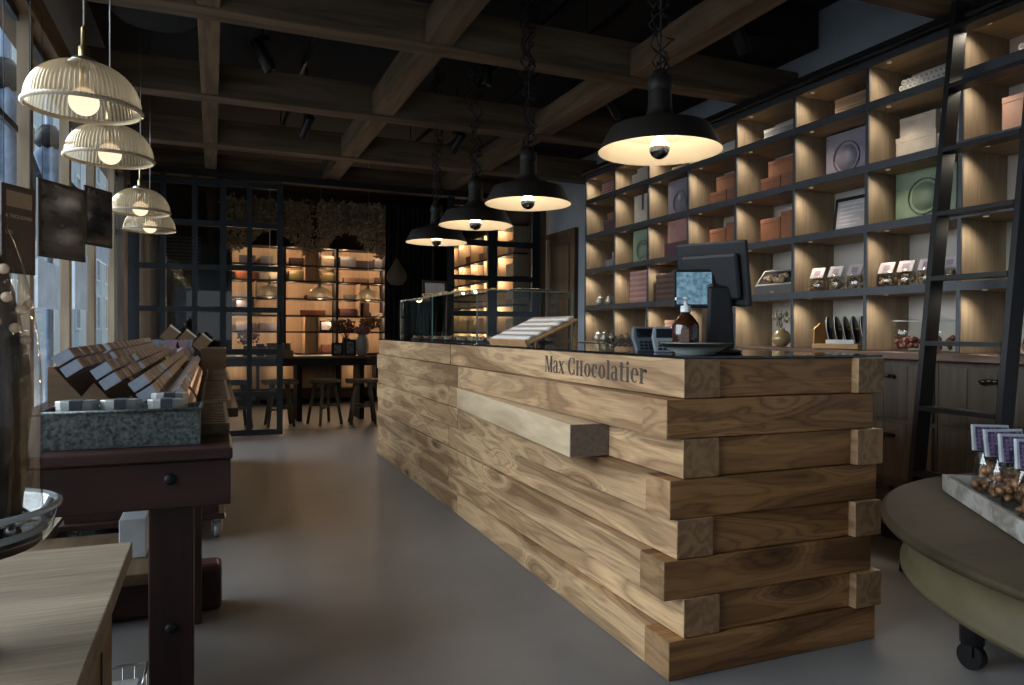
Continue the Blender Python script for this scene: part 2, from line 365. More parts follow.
# black service boxes and rails under the ceiling
def services():
    duct = thing('ceiling_duct', 'black boxed duct along the ceiling beside the shelf wall', 'duct', (3.4, 5, 2.96))
    bx(3.0, 3.86, 3.84, 8.2, 3.12, CH).build('casing', M['ceil'], duct)
    bx(3.04, 3.82, 3.836, 3.839, 3.16, 3.36).build('end_panel', M['blackwall'], duct)
    for (x, lab) in ((.62, 'left'), (1.95, 'middle'), (2.30, 'right')):
        t = thing('lighting_track', {'left': 'thin black lighting track above the left aisle', 'middle': 'thin black lighting track above the counter', 'right': 'thin black lighting track nearest the shelf wall'}[lab], 'track', (x, 4, 3.06))
        bx(x-.012, x+.012, -1, 8.1, 3.10, 3.13).build('rail', M['blacksatin'], t)
        [MB().cyl((x,yh,3.13),(x,yh,CH),.006,n=6).build('hanger', M['blacksatin'], t) for yh in (1,4.3,7.6)]
    cass = thing('ceiling_unit', 'dark drum shaped ceiling fan coil above the left windows', 'air unit', (-.3, 4.9, 3.05))
    MB().lathe([(.0,.0),(.22,.0),(.26,.04),(.26,.35)], (-.33,4.95,3.05), 28).build('drum', M['blackwall'], cass)
services()
def spotlight(x, y, z, yaw, pitch, label, on=True):
    t = thing('track_spotlight', label, 'spotlight', (x, y, z), 'black track spotlights')
    R_ = Matrix.Translation((x,y,z)) @ Euler((pitch, 0, yaw)).to_matrix().to_4x4()
    MB().lathe([(0.001,.11),(.036,.11),(.04,.10),(.04,-.09),(.036,-.10),(.031,-.10),(.031,-.08)], (0,0,0), 20, mat=R_).build('body', M['blacksatin'], t)
    MB().lathe([(.0005,-.081),(.031,-.081)], (0,0,0), 20, mat=R_).build('lens', M['slot'] if on else M['steel'], t)
    MB().cyl((x,y,z+.02),(x,y,3.4),.009,n=8).box(x-.03,x+.03,y-.05,y+.05,z+.09,z+.12).build('bracket', M['blacksatin'], t)
spotlight(.30, 5.0, 2.93, -1.4, .5, 'black spotlight over the left aisle, tilted, lens facing the camera')
spotlight(2.90, 3.50, 2.92, -1.4, .6, 'black spotlight beside the boxed duct, nearest the shelf wall', False)
spotlight(2.86, 4.9, 2.90, -1.2, .8, 'black spotlight behind the largest black pendant', False)
spotlight(1.80, 4.86, 3.0, 0, .0, 'black spotlight hanging straight down over the counter middle', False)
spotlight(.74, 6.45, 2.90, .3, .9, 'small far spotlight near the glazed screen, left one')
spotlight(2.10, 6.45, 2.90, .3, .9, 'small far spotlight near the glazed screen, right one')
# door in the right wall
d = structE('door_1', (3.9, 7.85, 0))
bx(3.865, 3.899, 7.50, 8.22, .0, 2.30).build('door_leaf', M['doorwood'], d)
for (z0, z1) in ((.15, .95), (1.08, 1.55), (1.62, 2.2)):
    bx(3.855, 3.868, 7.60, 8.12, z0, z1).build('door_panel', M['doorwood'], d, bevel=.006)
MB().box(3.85, 3.905, 7.44, 7.50, 0, 2.36).box(3.85, 3.905, 7.50, 8.22, 2.30, 2.36).build('door_frame', M['doorwood'], d)
# ------------------------------------------------------------------ glazed screen (left sliding leaf, right fixed leaf)
def screen(name, x0, x1, y0, y1, vx, hz, top, label):
    t = structE(name, ((x0+x1)/2, y0, 0)); t['label'] = label
    f = MB()
    for (a, b) in vx: f.box(a, b, y0, y1, .02, top)
    for (a, b) in hz:
        xs = sorted(vx)
        for (p, q) in zip(xs[:-1], xs[1:]): f.box(p[1], q[0], y0, y1, a, b)
    f.build('steel_frame', M['bluesteel'], t)
    bx(x0+.02, x1-.02, (y0+y1)/2-.004, (y0+y1)/2+.004, .03, top-.02).build('glass', M['pane'], t)
    return t
s1 = screen('door_2', .068, .70, 8.18, 8.235, [(.068,.127),(.335,.385),(.640,.70)], [(.02,.08),(.44,.49),(.885,.945),(1.335,1.39),(1.775,1.83),(2.235,2.295),(2.66,2.72)], 2.72, 'sliding glazed steel door leaf at the left')
MB().cyl((.665,8.15,1.0),(.665,8.15,1.35),.011,n=10).box(.655,.675,8.15,8.18,1.02,1.04).box(.655,.675,8.15,8.18,1.31,1.33).build('door_handle', M['blacksatin'], s1)
screen('window_30', -.78, .12, 8.25, 8.30, [(-.80,-.69),(-.505,-.45),(-.205,-.15),(.07,.12)], [(.02,.08),(.44,.49),(.885,.945),(1.335,1.39),(1.775,1.83),(2.235,2.295),(2.66,2.72)], 2.75, 'fixed glazed steel screen at the left')
screen('window_31', 2.58, 3.86, 8.25, 8.30, [(2.58,2.66),(3.09,3.21),(3.68,3.78)], [(.02,.08),(.44,.49),(.885,.945),(1.335,1.40),(1.77,1.83),(2.19,2.26),(2.66,2.72)], 2.75, 'fixed glazed steel screen at the right')
struct(bx(-.79, 3.88, 8.12, 8.17, 2.735, 2.80).build('trim_90', M['black'], origin=(1.5,8.15,2.74)), 'black sliding door track')
# street outside
struct(bx(-60, -.96, -30, 90, -.2, -.1).build('ground_street', plain('pale_street_paving', (.42,.43,.44), .9), origin=(-10,20,-.2)))
bl = thing('street_building', 'blue-grey town house facade seen through the left windows', 'building', (-9, 40, -.1))
bx(-14, -8, 16, 80, -.1, 19).build('wall', plain('blue_grey_stucco', (.42,.50,.54), .9, var=.08, scale=.3), bl)
wm = plain('white_window_surround', (.62,.66,.68), .7); gm = plain('dark_window_glass', (.10,.14,.17), .15)
for iy in range(14):
    for iz in range(5):
        y = 18+iy*4.3; z = 1.2+iz*3.6
        fr = MB().box(-8.001,-7.9,y,y+.18,z,z+2.3).box(-8.001,-7.9,y+1.5,y+1.68,z,z+2.3).box(-8.001,-7.9,y,y+1.68,z+2.3,z+2.5).box(-8.001,-7.9,y-.1,y+1.78,z-.15,z).box(-8.001,-7.93,y+.80,y+.88,z,z+2.3)
        w_ = fr.build('window', wm, bl); bx(-8.02, -7.97, y+.18, y+1.5, z, z+2.3).build('pane', gm, w_)
def parasol(x, y, s, label):
    t = thing('closed_parasol', label, 'parasol', (x, y, -.1))
    MB().cyl((x,y,-.1),(x,y,5.2*s),.035,n=12).build('pole', plain('blue_painted_pole', (.16,.22,.30), .4), t)
    MB().lathe([(.05,3.3*s),(.13,3.15*s),(.10,3.0*s),(.13,2.8*s),(.2,2.5*s),(.16,2.3*s),(.02,2.2*s)], (x,y,0), 24, ribs=6, ribamp=.25).build('folded_canopy', plain('slate_blue_canvas', (.14,.19,.27), .8, var=.25), t)
    MB().lathe([(.07,3.25*s),(.12,3.3*s),(.12,3.4*s),(.06,3.5*s)], (x,y,0), 20, close=True).build('collar', M['blacksatin'], t)
parasol(-1.32, 5.9, .85, 'folded slate blue parasol outside the window, nearer one')
parasol(-1.45, 8.1, .88, 'folded slate blue parasol outside the window, farther one')
bs = thing('street_bollard_lamp', 'dark street lamp head outside the nearest window', 'street lamp', (-1.4, 4.6, 2.2))
MB().lathe([(.05,0),(.09,.03),(.09,.3),(.04,.34)], (0,0,0), 16, close=True, mat=T(-1.35,4.55,2.55,0,.5,0)).build('lamp_head', plain('navy_lamp', (.03,.045,.08), .4), bs)
MB().cyl((-1.5,4.62,-.1),(-1.5,4.62,2.7),.03,n=10).cyl((-1.5,4.62,2.7),(-1.35,4.57,2.72),.02,n=8).build('post', plain('navy_post', (.03,.045,.08), .4), bs)
# ------------------------------------------------------------------ the counter
CT = 1.065; LH = CT/8
ctr = thing('service_counter', 'long shop counter of stacked chunky oiled timbers with black glass top', 'counter', (1.87, 4.35, 0))
left = [1.436, 1.372, 1.436, 1.388, 1.415, 1.368, 1.446, 1.39]
right = [2.333, 2.290, 2.333, 2.312, 2.328, 2.29, 2.335, 2.315]
YF, YB, YS = 1.985, 6.73, 4.52
for i in range(8):
    z1 = CT-i*LH; z0 = z1-LH+.0015; xl, xr = left[i], right[i]
    z1 -= .0015
    if i % 2 == 0:
        MB().prism([(xl, YF), (xl+.145, YF), (1.57, YS), ((1.436 if i == 0 else 1.426), YS)], 'z', z0, z1).build('timber', M['timberY'], ctr, bevel=.003)
        bx(xl+.001, xl+.144, YF-.0015, YF+.01, z0+.002, z1-.002).build('end_grain', M['endgrain'], ctr)
        bx((1.434 if i == 0 else 1.426), 1.57, YS+.009, YB-.01, z0, z1).build('timber', M['timberY'], ctr, bevel=.003)
        bx(xl+.146, xr-.141, YF+.012, YF+.16, z0, z1).build('timber', M['timberX'], ctr, bevel=.003)
        bx(xr-.140, xr-.012, YF-.018, YF+2.2, z0, z1).build('timber', M['timberY'], ctr, bevel=.003)
        bx(xr-.139, xr-.013, YF-.0195, YF-.008, z0+.002, z1-.002).build('end_grain', M['endgrain'], ctr)
    else:
        bx(xl, xr, YF, YF+.145, z0, z1).build('timber', M['timberX'], ctr, bevel=.003)
        bx(xl-.0015, xl+.01, YF+.001, YF+.144, z0+.002, z1-.002).build('end_grain', M['endgrain'], ctr)
        MB().prism([(xl+.002, YF+.147), (xl+.145, YF+.147), (1.56, YS-.21), (1.418, YS-.21)], 'z', z0, z1).build('timber', M['timberY'], ctr, bevel=.003)
        bx(1.419, 1.56, YS-.201, YB, z0, z1).build('timber', M['timberY'], ctr, bevel=.003)
        bx(xr-.13, xr-.01, YF+.147, YF+2.2, z0, z1).build('timber', M['timberY'], ctr, bevel=.003)
bx(1.60, 2.19, YF+.17, 4.1, .002, CT-.03).build('core', M['blackwall'], ctr)
bx(1.60, 2.31, 4.2, YB, .002, CT-.005).build('core', M['blackwall'], ctr)
bx(1.43, 2.335, YF+.0, YB, CT+.0005, CT+.0085).build('glass_top', M['glasstop'], ctr, bevel=.001)
# ledge beam standing out of the front
MB().prism([(1.262, 2.464), (1.432, 2.464), (1.424, 4.31), (1.412, 4.31)], 'z', CT-3*LH+.004, CT-2*LH-.002).build('ledge_beam', M['palebeam'], ctr, bevel=.003)
bx(1.263, 1.43, 2.4625, 2.47, CT-3*LH+.006, CT-2*LH-.004).build('ledge_end', M['greyend'], ctr)
# lettering: condensed didone capitals and small letters from strokes
def ring(cx, cy, ao, bo, ai, bi, a0=0, a1=360, n=20):
    q = []
    for j in range(n):
        p = math.radians(a0+(a1-a0)*j/n); r = math.radians(a0+(a1-a0)*(j+1)/n)
        q.append([(cx+ao*math.cos(p), cy+bo*math.sin(p)), (cx+ao*math.cos(r), cy+bo*math.sin(r)), (cx+ai*math.cos(r), cy+bi*math.sin(r)), (cx+ai*math.cos(p), cy+bi*math.sin(p))])
    return q
def rc(a, b, c, d): return [(a,b),(c,b),(c,d),(a,d)]
def serif(x, w, y, h=.05): return rc(x-w, y, x+w, y+h)
XH = .74
L_ = {
 'M': (.98, [rc(.10,0,.15,1), serif(.125,.10,0), rc(0,.95,.26,1), [(.12,1),(.32,1),(.55,0),(.46,0)], [(.50,0),(.55,0),(.80,1),(.74,1)], rc(.70,0,.88,1), serif(.79,.16,0), rc(.66,.95,.96,1)]),
 'a': (.68, ring(.27,.21,.24,.23,.10,.17,60,300)+[rc(.38,0,.54,.60), rc(.54,0,.62,.05)]+ring(.30,.54,.24,.21,.10,.15,0,165)),
 'x': (.68, [[(.02,XH),(.22,XH),(.62,0),(.42,0)], [(.06,0),(.11,0),(.56,XH),(.50,XH)], serif(.1,.1,0), serif(.53,.1,0), serif(.12,.12,XH-.05), serif(.53,.1,XH-.05)]),
 ' ': (.34, []),
 'C': (.86, ring(.44,.5,.40,.5,.20,.455,50,310)+[[(.62,.70),(.74,.62),(.74,.98),(.70,.98)], [(.62,.30),(.74,.38),(.74,.04),(.69,.04)]]),
 'H': (.86, [rc(.10,0,.27,.85), serif(.18,.14,0), serif(.18,.14,.80), rc(.52,0,.69,.85), serif(.60,.14,0), serif(.60,.14,.80), rc(.27,.43,.52,.47)]),
 'o': (.72, ring(.34,XH/2,.31,XH/2,.13,XH/2-.045,0,360,24)),
 'c': (.66, ring(.34,XH/2,.31,XH/2,.13,XH/2-.045,55,305)+ring(.46,.55,.09,.09,0,0,0,360,10)),
 'l': (.42, [rc(.12,0,.29,1), serif(.20,.15,0), rc(.04,.95,.2,1)]),
 't': (.54, [rc(.16,.04,.33,.95), rc(.03,XH-.05,.48,XH), rc(.22,0,.46,.05)]),
 'i': (.42, [rc(.12,0,.29,XH), serif(.20,.15,0), rc(.04,XH-.05,.2,XH)]+ring(.20,.92,.10,.10,0,0,0,360,12)),
 'e': (.68, ring(.34,XH/2,.31,XH/2,.13,XH/2-.045,0,310)+[rc(.14,XH/2,.62,XH/2+.045)]),
 'r': (.62, [rc(.10,0,.27,XH), serif(.19,.15,0), rc(.03,XH-.05,.2,XH)]+ring(.42,.50,.17,.22,.06,.19,20,170)+ring(.50,.62,.09,.09,0,0,0,360,10)),
}
word = 'Max CHocolatier'
tw = sum(L_[c][0] for c in word); sx = .862/tw; sz = .076; xx = 0
mb = MB()
for ch in word:
    w_, polys = L_[ch]
    for p in polys:
        mb.prism([(3.065-(xx+q[0])*sx, .965+q[1]*sz) for q in p], 'x', 1.4345, 1.4365)
    xx += w_
mb.build('lettering', M['letters'], ctr)

# ------------------------------------------------------------------ shelving wall
SX, BX = 3.5, 3.845
Yb = [6.523-.5700*i for i in range(9)]         # bay boundaries, far to near
Zr = [2.717, 2.468, 2.112, 1.765, 1.400, 1.057]
sh = thing('wall_shelving', 'tall wall of grey oak pigeonhole shelving with steel edges', 'shelving', (3.67, 4.2, Zr[-1]))
bx(BX, BX+.02, Yb[-1], Yb[0], Zr[-1]+.002, Zr[0]).build('back_panel', M['shelfback'], sh)
for z in Zr[:-1]:
    bx(SX+.008, BX, Yb[-1], Yb[0], z-.022, z+.020).build('shelf_board', M['shelfwoodY'], sh)
    bx(SX-.004, SX+.0075, Yb[-1], Yb[0], z-.0235, z+.0215).build('steel_edge', M['edge'], sh)
for y in Yb:
    for za, zb in zip(Zr[1:], Zr[:-1]):
        lo = za+.0215 if za > 1.1 else za+.003
        bx(SX+.008, BX-.001, y-.011, y+.011, lo, zb-.0235).build('upright_panel', M['shelfwoodZ'], sh)
    bx(SX-.002, SX+.0075, y-.0105, y+.0105, Zr[-1]+.003, Zr[0]+.018).build('steel_edge', M['edge'], sh)
bx(SX-.03, SX+.02, Yb[-1], Yb[0]+.03, Zr[0]+.028, Zr[0]+.075).build('top_rail', M['black'], sh)
MB().cyl((SX-.055,Yb[-1],Zr[0]+.02),(SX-.055,Yb[0],Zr[0]+.02),.013,n=10).build('ladder_rail', M['black'], sh)
# LED pucks under the boards, one beside each upright
puck = thing('shelf_downlight', 'tiny round downlight recessed under a shelf board', 'light', (3.545, Yb[0]-.07, Zr[0]-.026), 'tiny downlights under the shelf boards')
MB().lathe([(.001,-.001),(.011,-.001),(.013,0.),(.013,.0035)], (3.545,Yb[0]-.07,Zr[0]-.026), 12).build('lens', M['slot'], puck)
first = True
for bi in range(8):
    for ri in range(5):
        y = Yb[bi]-.105; z = Zr[ri]-.026
        if first: puck.location = (3.545, y, z); first = False
        else: dup(puck, (3.545, y, z))
        ld = bpy.data.lights.new('shelf_led', 'SPOT'); ld.energy = 5.0; ld.color = (1., .875, .71); ld.spot_size = 2.8; ld.spot_blend = 1.; ld.shadow_soft_size = .02
        lo = bpy.data.objects.new('shelf_led', ld); col.objects.link(lo); lo.location = (3.548, y, z-.006); lo.rotation_euler = (0, .28, 0)
# ------------------------------------------------------------------ base cabinets under the shelving
wt = tag(bx(3.40, 3.885, 1.965, 6.62, 1.018, 1.055).build('worktop', M['cabtop'], bevel=.004), 'red-brown wooden worktop under the shelf wall', 'worktop')
CW = .63
def cup_handle(p, x, y, z):
    h = MB()
    n = 12; prof = []
    for j in range(n+1):
        a = PI*j/n; h_ = (y-.055*math.cos(a), z+.016*math.sin(a)-.004)
        prof.append(h_)
    h.prism(prof+[(y+.05, z-.012), (y-.05, z-.012)][0:0] + [], 'x', x-.028, x-.022) if False else None
    h.tube([(x, y-.07, z), (x-.03, y-.064, z+.004), (x-.038, y-.03, z+.012), (x-.040, y, z+.014), (x-.038, y+.03, z+.012), (x-.03, y+.064, z+.004), (x, y+.07, z)], .010, 8)
    h.box(x-.004, x, y-.068, y-.044, z-.014, z+.014).box(x-.004, x, y+.044, y+.068, z-.014, z+.014)
    return h.build('handle', M['brassdark'], p)
M['brassdark'] = plain('dark_bronze', (.09, .07, .05), .35, .9)
labs = ['dark plank drawer cabinet nearest the camera, under the ladder', 'dark plank drawer cabinet next to the end of the timber counter', 'dark plank drawer cabinet behind the timber counter']
for ci in range(3):
    y0 = 1.985+CW*ci; y1 = y0+CW
    c = thing('drawer_cabinet', labs[ci], 'cabinet', (3.68, (y0+y1)/2, 0), 'plank drawer cabinets under the shelf wall')
    bx(3.475, 3.88, y0+.002, y1-.002, .09, 1.017).build('carcass', M['cabwood'], c)
    bx(3.53, 3.86, y0+.002, y1-.002, .0, .088).build('plinth', M['black'], c)
    for (z0, z1) in ((.69, .985), (.365, .665), (.105, .34)):
        dr = MB()
        nsl = 4; w = (CW-.04)/nsl
        for j in range(nsl): dr.box(3.458, 3.474, y0+.02+j*w+.0015, y0+.02+(j+1)*w-.0015, z0+.001, z1-.001)
        dr.box(3.462, 3.4745, y0+.018, y1-.018, z0, z1)
        dobj = dr.build('drawer', M['cabwood'], c)
        cup_handle(dobj, 3.458, (y0+y1)/2, (z0+z1)/2+.08)
bx(3.44, 3.86, 3.877, 6.60, .0, 1.016).build('base_unit', M['cabwood'])
tag(bpy.data.objects['base_unit'], 'dark plank base unit running on behind the timber counter', 'cabinet')
# ------------------------------------------------------------------ library ladder
yl0, yl1 = 2.095, 2.49
def lx(z): return 3.118+.1083*z
ld_ = thing('library_ladder', 'black rolling library ladder leaning on the shelf wall', 'ladder', (3.15, 2.3, 0))
for y in (yl0, yl1):
    mb = MB(); A = [(lx(0)-.045, .005), (lx(0)+.045, .005), (lx(2.80)+.045, 2.80), (lx(2.80)-.045, 2.80)]
    mb.prism(A, 'y', y-.014, y+.014); mb.build('rail', M['black'], ld_, bevel=.002)
    MB().tube([(lx(2.72), y, 2.72), (3.445, y, 2.80), (3.445, y, 2.75)], .009, 8).build('hook', M['black'], ld_)
for z in (.165, .48, .795, 1.11, 1.425, 1.74, 2.055, 2.37, 2.66):
    bx(lx(z)-.05, lx(z)+.04, yl0+.014, yl1-.014, z-.012, z+.010).build('tread', M['ladtread'] if 'ladtread' in M else M['black'], ld_)
M['steel2'] = plain('grey_castor_wheel', (.35,.36,.37), .35, .2)
M['rimclear'] = plain('bright_glass_rim', (.45,.48,.50), .08, 0, .9)
M['oakorange'] = wood('honey_oak_board', (.28,.15,.06), (.50,.30,.14), 'X', 1., .5, 4., 1., .5)
# ------------------------------------------------------------------ black enamel pendants over the counter
def black_pendant(x, y, z, label, seed):
    random.seed(seed)
    t = thing('black_pendant_lamp', label, 'lamp', (x, y, z), 'black enamel pendants over the counter')
    R0 = .25
    outer = [(R0,0),(R0*.985,.012),(R0*.83,.085),(R0*.80,.095),(R0*.5,.118),(R0*.33,.13),(R0*.23,.15),(R0*.20,.17),(R0*.185,.24),(R0*.18,.245)]
    inner = [(R0*.165,.235),(R0*.18,.165),(R0*.30,.122),(R0*.78,.088),(R0*.81,.08),(R0*.965,.01),(R0,0)]
    MB().lathe(outer, (x,y,z), 56).build('shade', M['shadeblack'], t)
    MB().lathe(inner, (x,y,z), 56).build('shade_lining', M['shadein'], t)
    MB().lathe([(.046,.245),(.05,.25),(.05,.30),(.03,.31),(.03,.33),(.001,.335)], (x,y,z), 24).build('cap', M['shadeblack'], t)
    bl_ = MB().sphere((x,y,z+.012), .042, 20, zmin=-1, zmax=.15).build('bulb', M['mirrorbulb'], t)
    MB().sphere((x,y,z+.0125), .041, 20, zmin=.16, zmax=.93).cyl((x,y,z+.045),(x,y,z+.06),.017,.014,12).build('glowing_crown', M['bulbtop'], bl_)
    # cable and tangled chain up to the ceiling
    MB().tube([(x,y,z+.33),(x,y,CH)], .004, 6).build('cable', M['blacksatin'], t)
    mb = MB()
    for s_ in range(4):
        pts = []; zz = z+.28; a = random.random()*6
        while zz < 3.3:
            rr = .022+.03*random.random()*(1+1.2*max(0, (zz-z-.9)))
            a += random.uniform(.6, 1.6); pts.append((x+rr*math.cos(a), y+rr*math.sin(a), zz)); zz += random.uniform(.02, .045)
        mb.tube(pts, .0035, 4)
        for p in pts[::2]: mb.blob(p, .008, .1, 1)
    mb.build('chain', M['chainblack'], t)
    l = bpy.data.lights.new('pendant_light', 'POINT'); l.energy = 2.6; l.color = (1., .85, .67); l.shadow_soft_size = .03
    o = bpy.data.objects.new('pendant_light', l); col.objects.link(o); o.location = (x, y, z+.095)
M['chainblack'] = plain('blackened_chain', (.02,.018,.016), .3, .8)
black_pendant(1.69, 2.52, 1.892, 'largest and nearest black enamel pendant lamp, in front of the shelves', 1)
black_pendant(1.69, 3.86, 1.892, 'second nearest black enamel pendant lamp from the camera', 2)
black_pendant(1.645, 4.64, 1.868, 'third black enamel pendant lamp from the camera', 3)
black_pendant(1.69, 5.72, 1.876, 'smallest, farthest black enamel pendant lamp, over the far counter end', 4)
# ------------------------------------------------------------------ ribbed glass pendants
glabs = {}
def glass_pendant(x, y, z, D, label, group, n=288, ribs=72):
    t = thing('glass_pendant_lamp', label, 'lamp', (x, y, z), group)
    R0 = D/2
    prof = [(R0*1.02,.0),(R0*1.03,.008),(R0*.985,.016)] + [(R0*.98*math.cos(a)**.85, .016+R0*.82*math.sin(a)) for a in [PI/2*j/12 for j in range(1, 11)]]
    MB().lathe(prof, (x,y,z), n, ribs=ribs, ribamp=.028).build('ribbed_dome', M['ribglass' if ribs > 40 else 'ribglass2'], t)
    MB().lathe([(R0*1.0,-.003),(R0*1.045,.0),(R0*1.045,.010),(R0*1.0,.013),(R0*1.0,-.003)], (x,y,z), 64).build('rim', M['rimglass'], t)
    zt = z+.016+R0*.80
    MB().lathe([(.001,.018),(.035,.016),(.05,.0),(.045,-.006)], (x,y,zt), 24).build('top_plate', M['steel'], t)
    MB().lathe([(.017,.0),(.017,.04),(.009,.045),(.009,.105),(.006,.11),(.0005,.112)], (x,y,zt+.015), 16).build('lamp_holder', M['brass'], t)
    MB().cyl((x,y,zt+.12),(x,y,CH),.003,n=6).build('cable', M['steel'], t)
    MB().sphere((x,y,z+R0*.16), R0*.27, 24).build('opal_bulb', M['bulbwarm'], t)
    MB().cyl((x,y,z+R0*.42),(x,y,z+R0*.8),R0*.10,R0*.08,12).build('socket', M['brass'], t)
    l = bpy.data.lights.new('glass_pendant_light', 'POINT'); l.energy = 8.*(D/.4)**2*(1 if ribs > 40 else 2.2); l.color = (1., .76, .48); l.shadow_soft_size = R0*.28
    o = bpy.data.objects.new('glass_pendant_light', l); col.objects.link(o); o.location = (x, y, z+R0*.16)
    l.use_shadow = True
    return t
M['rimglass'] = plain('thick_glass_rim', (.50,.40,.28), .15, 0, .8)
g = 'ribbed glass pendants by the windows'
glass_pendant(-.402, 2.81, 1.885, .345, 'largest ribbed glass pendant lamp at the top left, nearest', g)
glass_pendant(-.42, 3.63, 1.892, .345, 'second ribbed glass pendant lamp from the camera by the windows', g)
glass_pendant(-.432, 5.22, 1.895, .345, 'third ribbed glass pendant lamp by the windows, above the last one', g)
glass_pendant(-.432, 5.98, 1.878, .345, 'lowest and farthest ribbed glass pendant by the windows', g)
g = 'small ribbed glass pendants in the back room'
glass_pendant(.66, 9.6, 1.565, .31, 'small back room glass pendant seen through the sliding glazed door', g, 60, 20)
glass_pendant(1.28, 9.6, 1.562, .31, 'small back room glass pendant, middle of the three', g, 60, 20)
glass_pendant(1.90, 9.6, 1.556, .31, 'small back room glass pendant, rightmost, above the dried flowers', g, 60, 20)
# ------------------------------------------------------------------ things on the counter
Z0 = CT+.009
# display case
dc = thing('glass_display_case', 'long frameless glass display case on the counter', 'display case', (1.98, 5.6, Z0))
ca, cb, cy0, cy1, cz = 1.625, 2.333, 4.54, 6.66, 1.425
for (a, nm) in (((ca, ca+.006, cy0, cy1, Z0, cz), 'front_pane'), ((ca+.007, cb, cy0, cy0+.006, Z0, cz), 'end_pane'), ((ca+.007, cb, cy1-.006, cy1, Z0, cz), 'end_pane'), ((ca, cb, cy0, cy1, cz+.001, cz+.007), 'top_pane')):
    bx(*a).build(nm, M['caseglass'], dc)
e = .004
for (x, y) in ((ca, cy0), (cb, cy0), (ca, cy1), (ca, 5.6)):
    bx(x-e, x+e, y-e, y+e, Z0, cz).build('edge_seam', M['caseedge'], dc)
MB().box(ca-e, ca+e, cy0, cy1, cz, cz+.008).build('edge_seam', M['caseedge'], dc)
MB().box(ca, cb, cy0-e, cy0+e, cz, cz+.008).build('edge_seam', M['caseedge'], dc)
MB().box(ca, cb, cy1-e, cy1+e, cz, cz+.008).build('edge_seam', M['caseedge'], dc)
# pralines inside the case
random.seed(5)
pm = [col_mat('dark_chocolate', (.05,.025,.015), .35), col_mat('milk_chocolate', (.20,.10,.05), .35), col_mat('rose_praline', (.40,.22,.20), .5), col_mat('cream_praline', (.55,.47,.36), .5)]
trays = []
for j in range(5):
    ty = 4.75+j*.4
    t = tag(bx(1.68, 2.2, ty-.17, ty+.17, Z0+.001, Z0+.012).build('slate_tray', M['blacksatin'], bevel=.002), ['slate tray of pralines at the near end of the glass case','second slate tray of pralines from the near case end','slate tray of pralines at the case middle','fourth slate tray of pralines from the near case end','slate tray of pralines at the far end of the glass case'][j], 'tray', 'slate praline trays in the case')
gp = ['dark chocolate praline in the glass case', 'milk chocolate praline in the glass case', 'rose coloured praline in the glass case', 'cream coloured praline in the glass case']
protos = []
for q in range(4):
    b_ = MB().lathe([(.016,0),(.017,.004),(.012,.017),(.006,.020),(.0005,.0205)], (0,0,0), 10, close=False)
    if q % 2: b_.box(-.003,.003,-.014,.014,.018,.023)
    o_ = b_.build('praline', pm[q], origin=(0,0,0)); tag(o_, gp[q], 'praline', gp[q].replace('praline', 'pralines')); protos.append([o_, True])
for j in range(5):
    for r_ in range(4):
        for c_ in range(6):
            q = (r_+j) % 4; y = 4.75+j*.4-.13+r_*.085; x = 1.71+c_*.088
            pr = protos[q]
            if pr[1]: pr[0].location = (x, y, Z0+.0125); pr[1] = False
            else: dup(pr[0], (x, y, Z0+.0125))
# tilted board with rows of nougat sticks
tb = thing('tilted_display_board', 'wedge shaped oak board displaying white wrapped sticks on the counter', 'display stand', (1.75, 3.45, Z0))
TM = Matrix.Translation((1.475, 3.88, Z0+.022)) @ Euler((0, 0, -PI/2)).to_matrix().to_4x4() @ Euler((math.radians(24), 0, 0)).to_matrix().to_4x4()
bw, sl_ = .52, .31
MB().box(0, bw, 0, sl_, -.014, 0, TM).build('board', M['oakorange'], tb, bevel=.002)
for xx_ in (.01, bw-.022):
    a_ = TM @ Vector((xx_, sl_-.012, -.015))
    bx(a_.x-.008, a_.x+.008, a_.y-.012, a_.y, Z0+.001, a_.z).build('leg', M['oakorange'], tb)
MB().box(0, bw, -.012, 0, -.018, .016, TM).build('lip', M['oakorange'], tb)
stick = MB().cyl((0,-.019,.0),(0,.019,.0),.0105,n=10).cyl((0,-.028,0),(0,-.0192,0),.0105,.004,n=8).cyl((0,.0192,0),(0,.028,0),.004,.0105,n=8)
for f in stick.bm.faces: f.smooth = True
st = stick.build('wrapped_sweet', col_mat('white_twist_paper', (.62,.58,.54), .6), origin=(0,0,0))
tag(st, 'white twist-wrapped sweet in rows on the tilted board', 'sweet', 'white wrapped sweets on the tilted board')
firstst = True
for r_ in range(5):
    for c_ in range(20):
        m_ = TM @ Matrix.Translation((.022+c_*.025, .03+r_*.060, .0115)) @ Euler((0, 0, random.uniform(-.06, .06))).to_matrix().to_4x4()
        o_ = st if firstst else st.copy()
        if not firstst: col.objects.link(o_)
        firstst = False; o_.matrix_world = m_
# tray on the case roof, garland and framed card
tr = thing('serving_platter', 'shallow oval platter of pale biscuits on the glass case roof', 'platter', (2.1, 4.75, cz+.008))
MB().lathe([(.001,.004),(.09,.003),(.16,.02),(.165,.022),(.10,.0),(.001,.0)], (2.12,4.78,cz+.008), 32, sy=.6).build('dish', col_mat('grey_stoneware', (.24,.26,.25), .4), tr)
mb = MB()
for i in range(26):
    a = random.random()*6.28; r_ = random.random()**.5*.12; mb.blob((2.12+r_*math.cos(a), 4.78+r_*math.sin(a)*.6, cz+.028), .016, .2, 1, (1.3,1,.6))
o_ = mb.build('biscuits', col_mat('cream_praline', (.55,.47,.36)), tr); o_['kind'] = 'stuff'
gl = MB()
for i in range(150):
    s_ = random.random(); gl.blob((1.78+.30*s_+random.uniform(-.03,.03), 6.45-1.1*s_+random.uniform(-.05,.05), cz+.034+random.random()*.03), random.uniform(.010,.02), .4, 1, (1,1,.7))
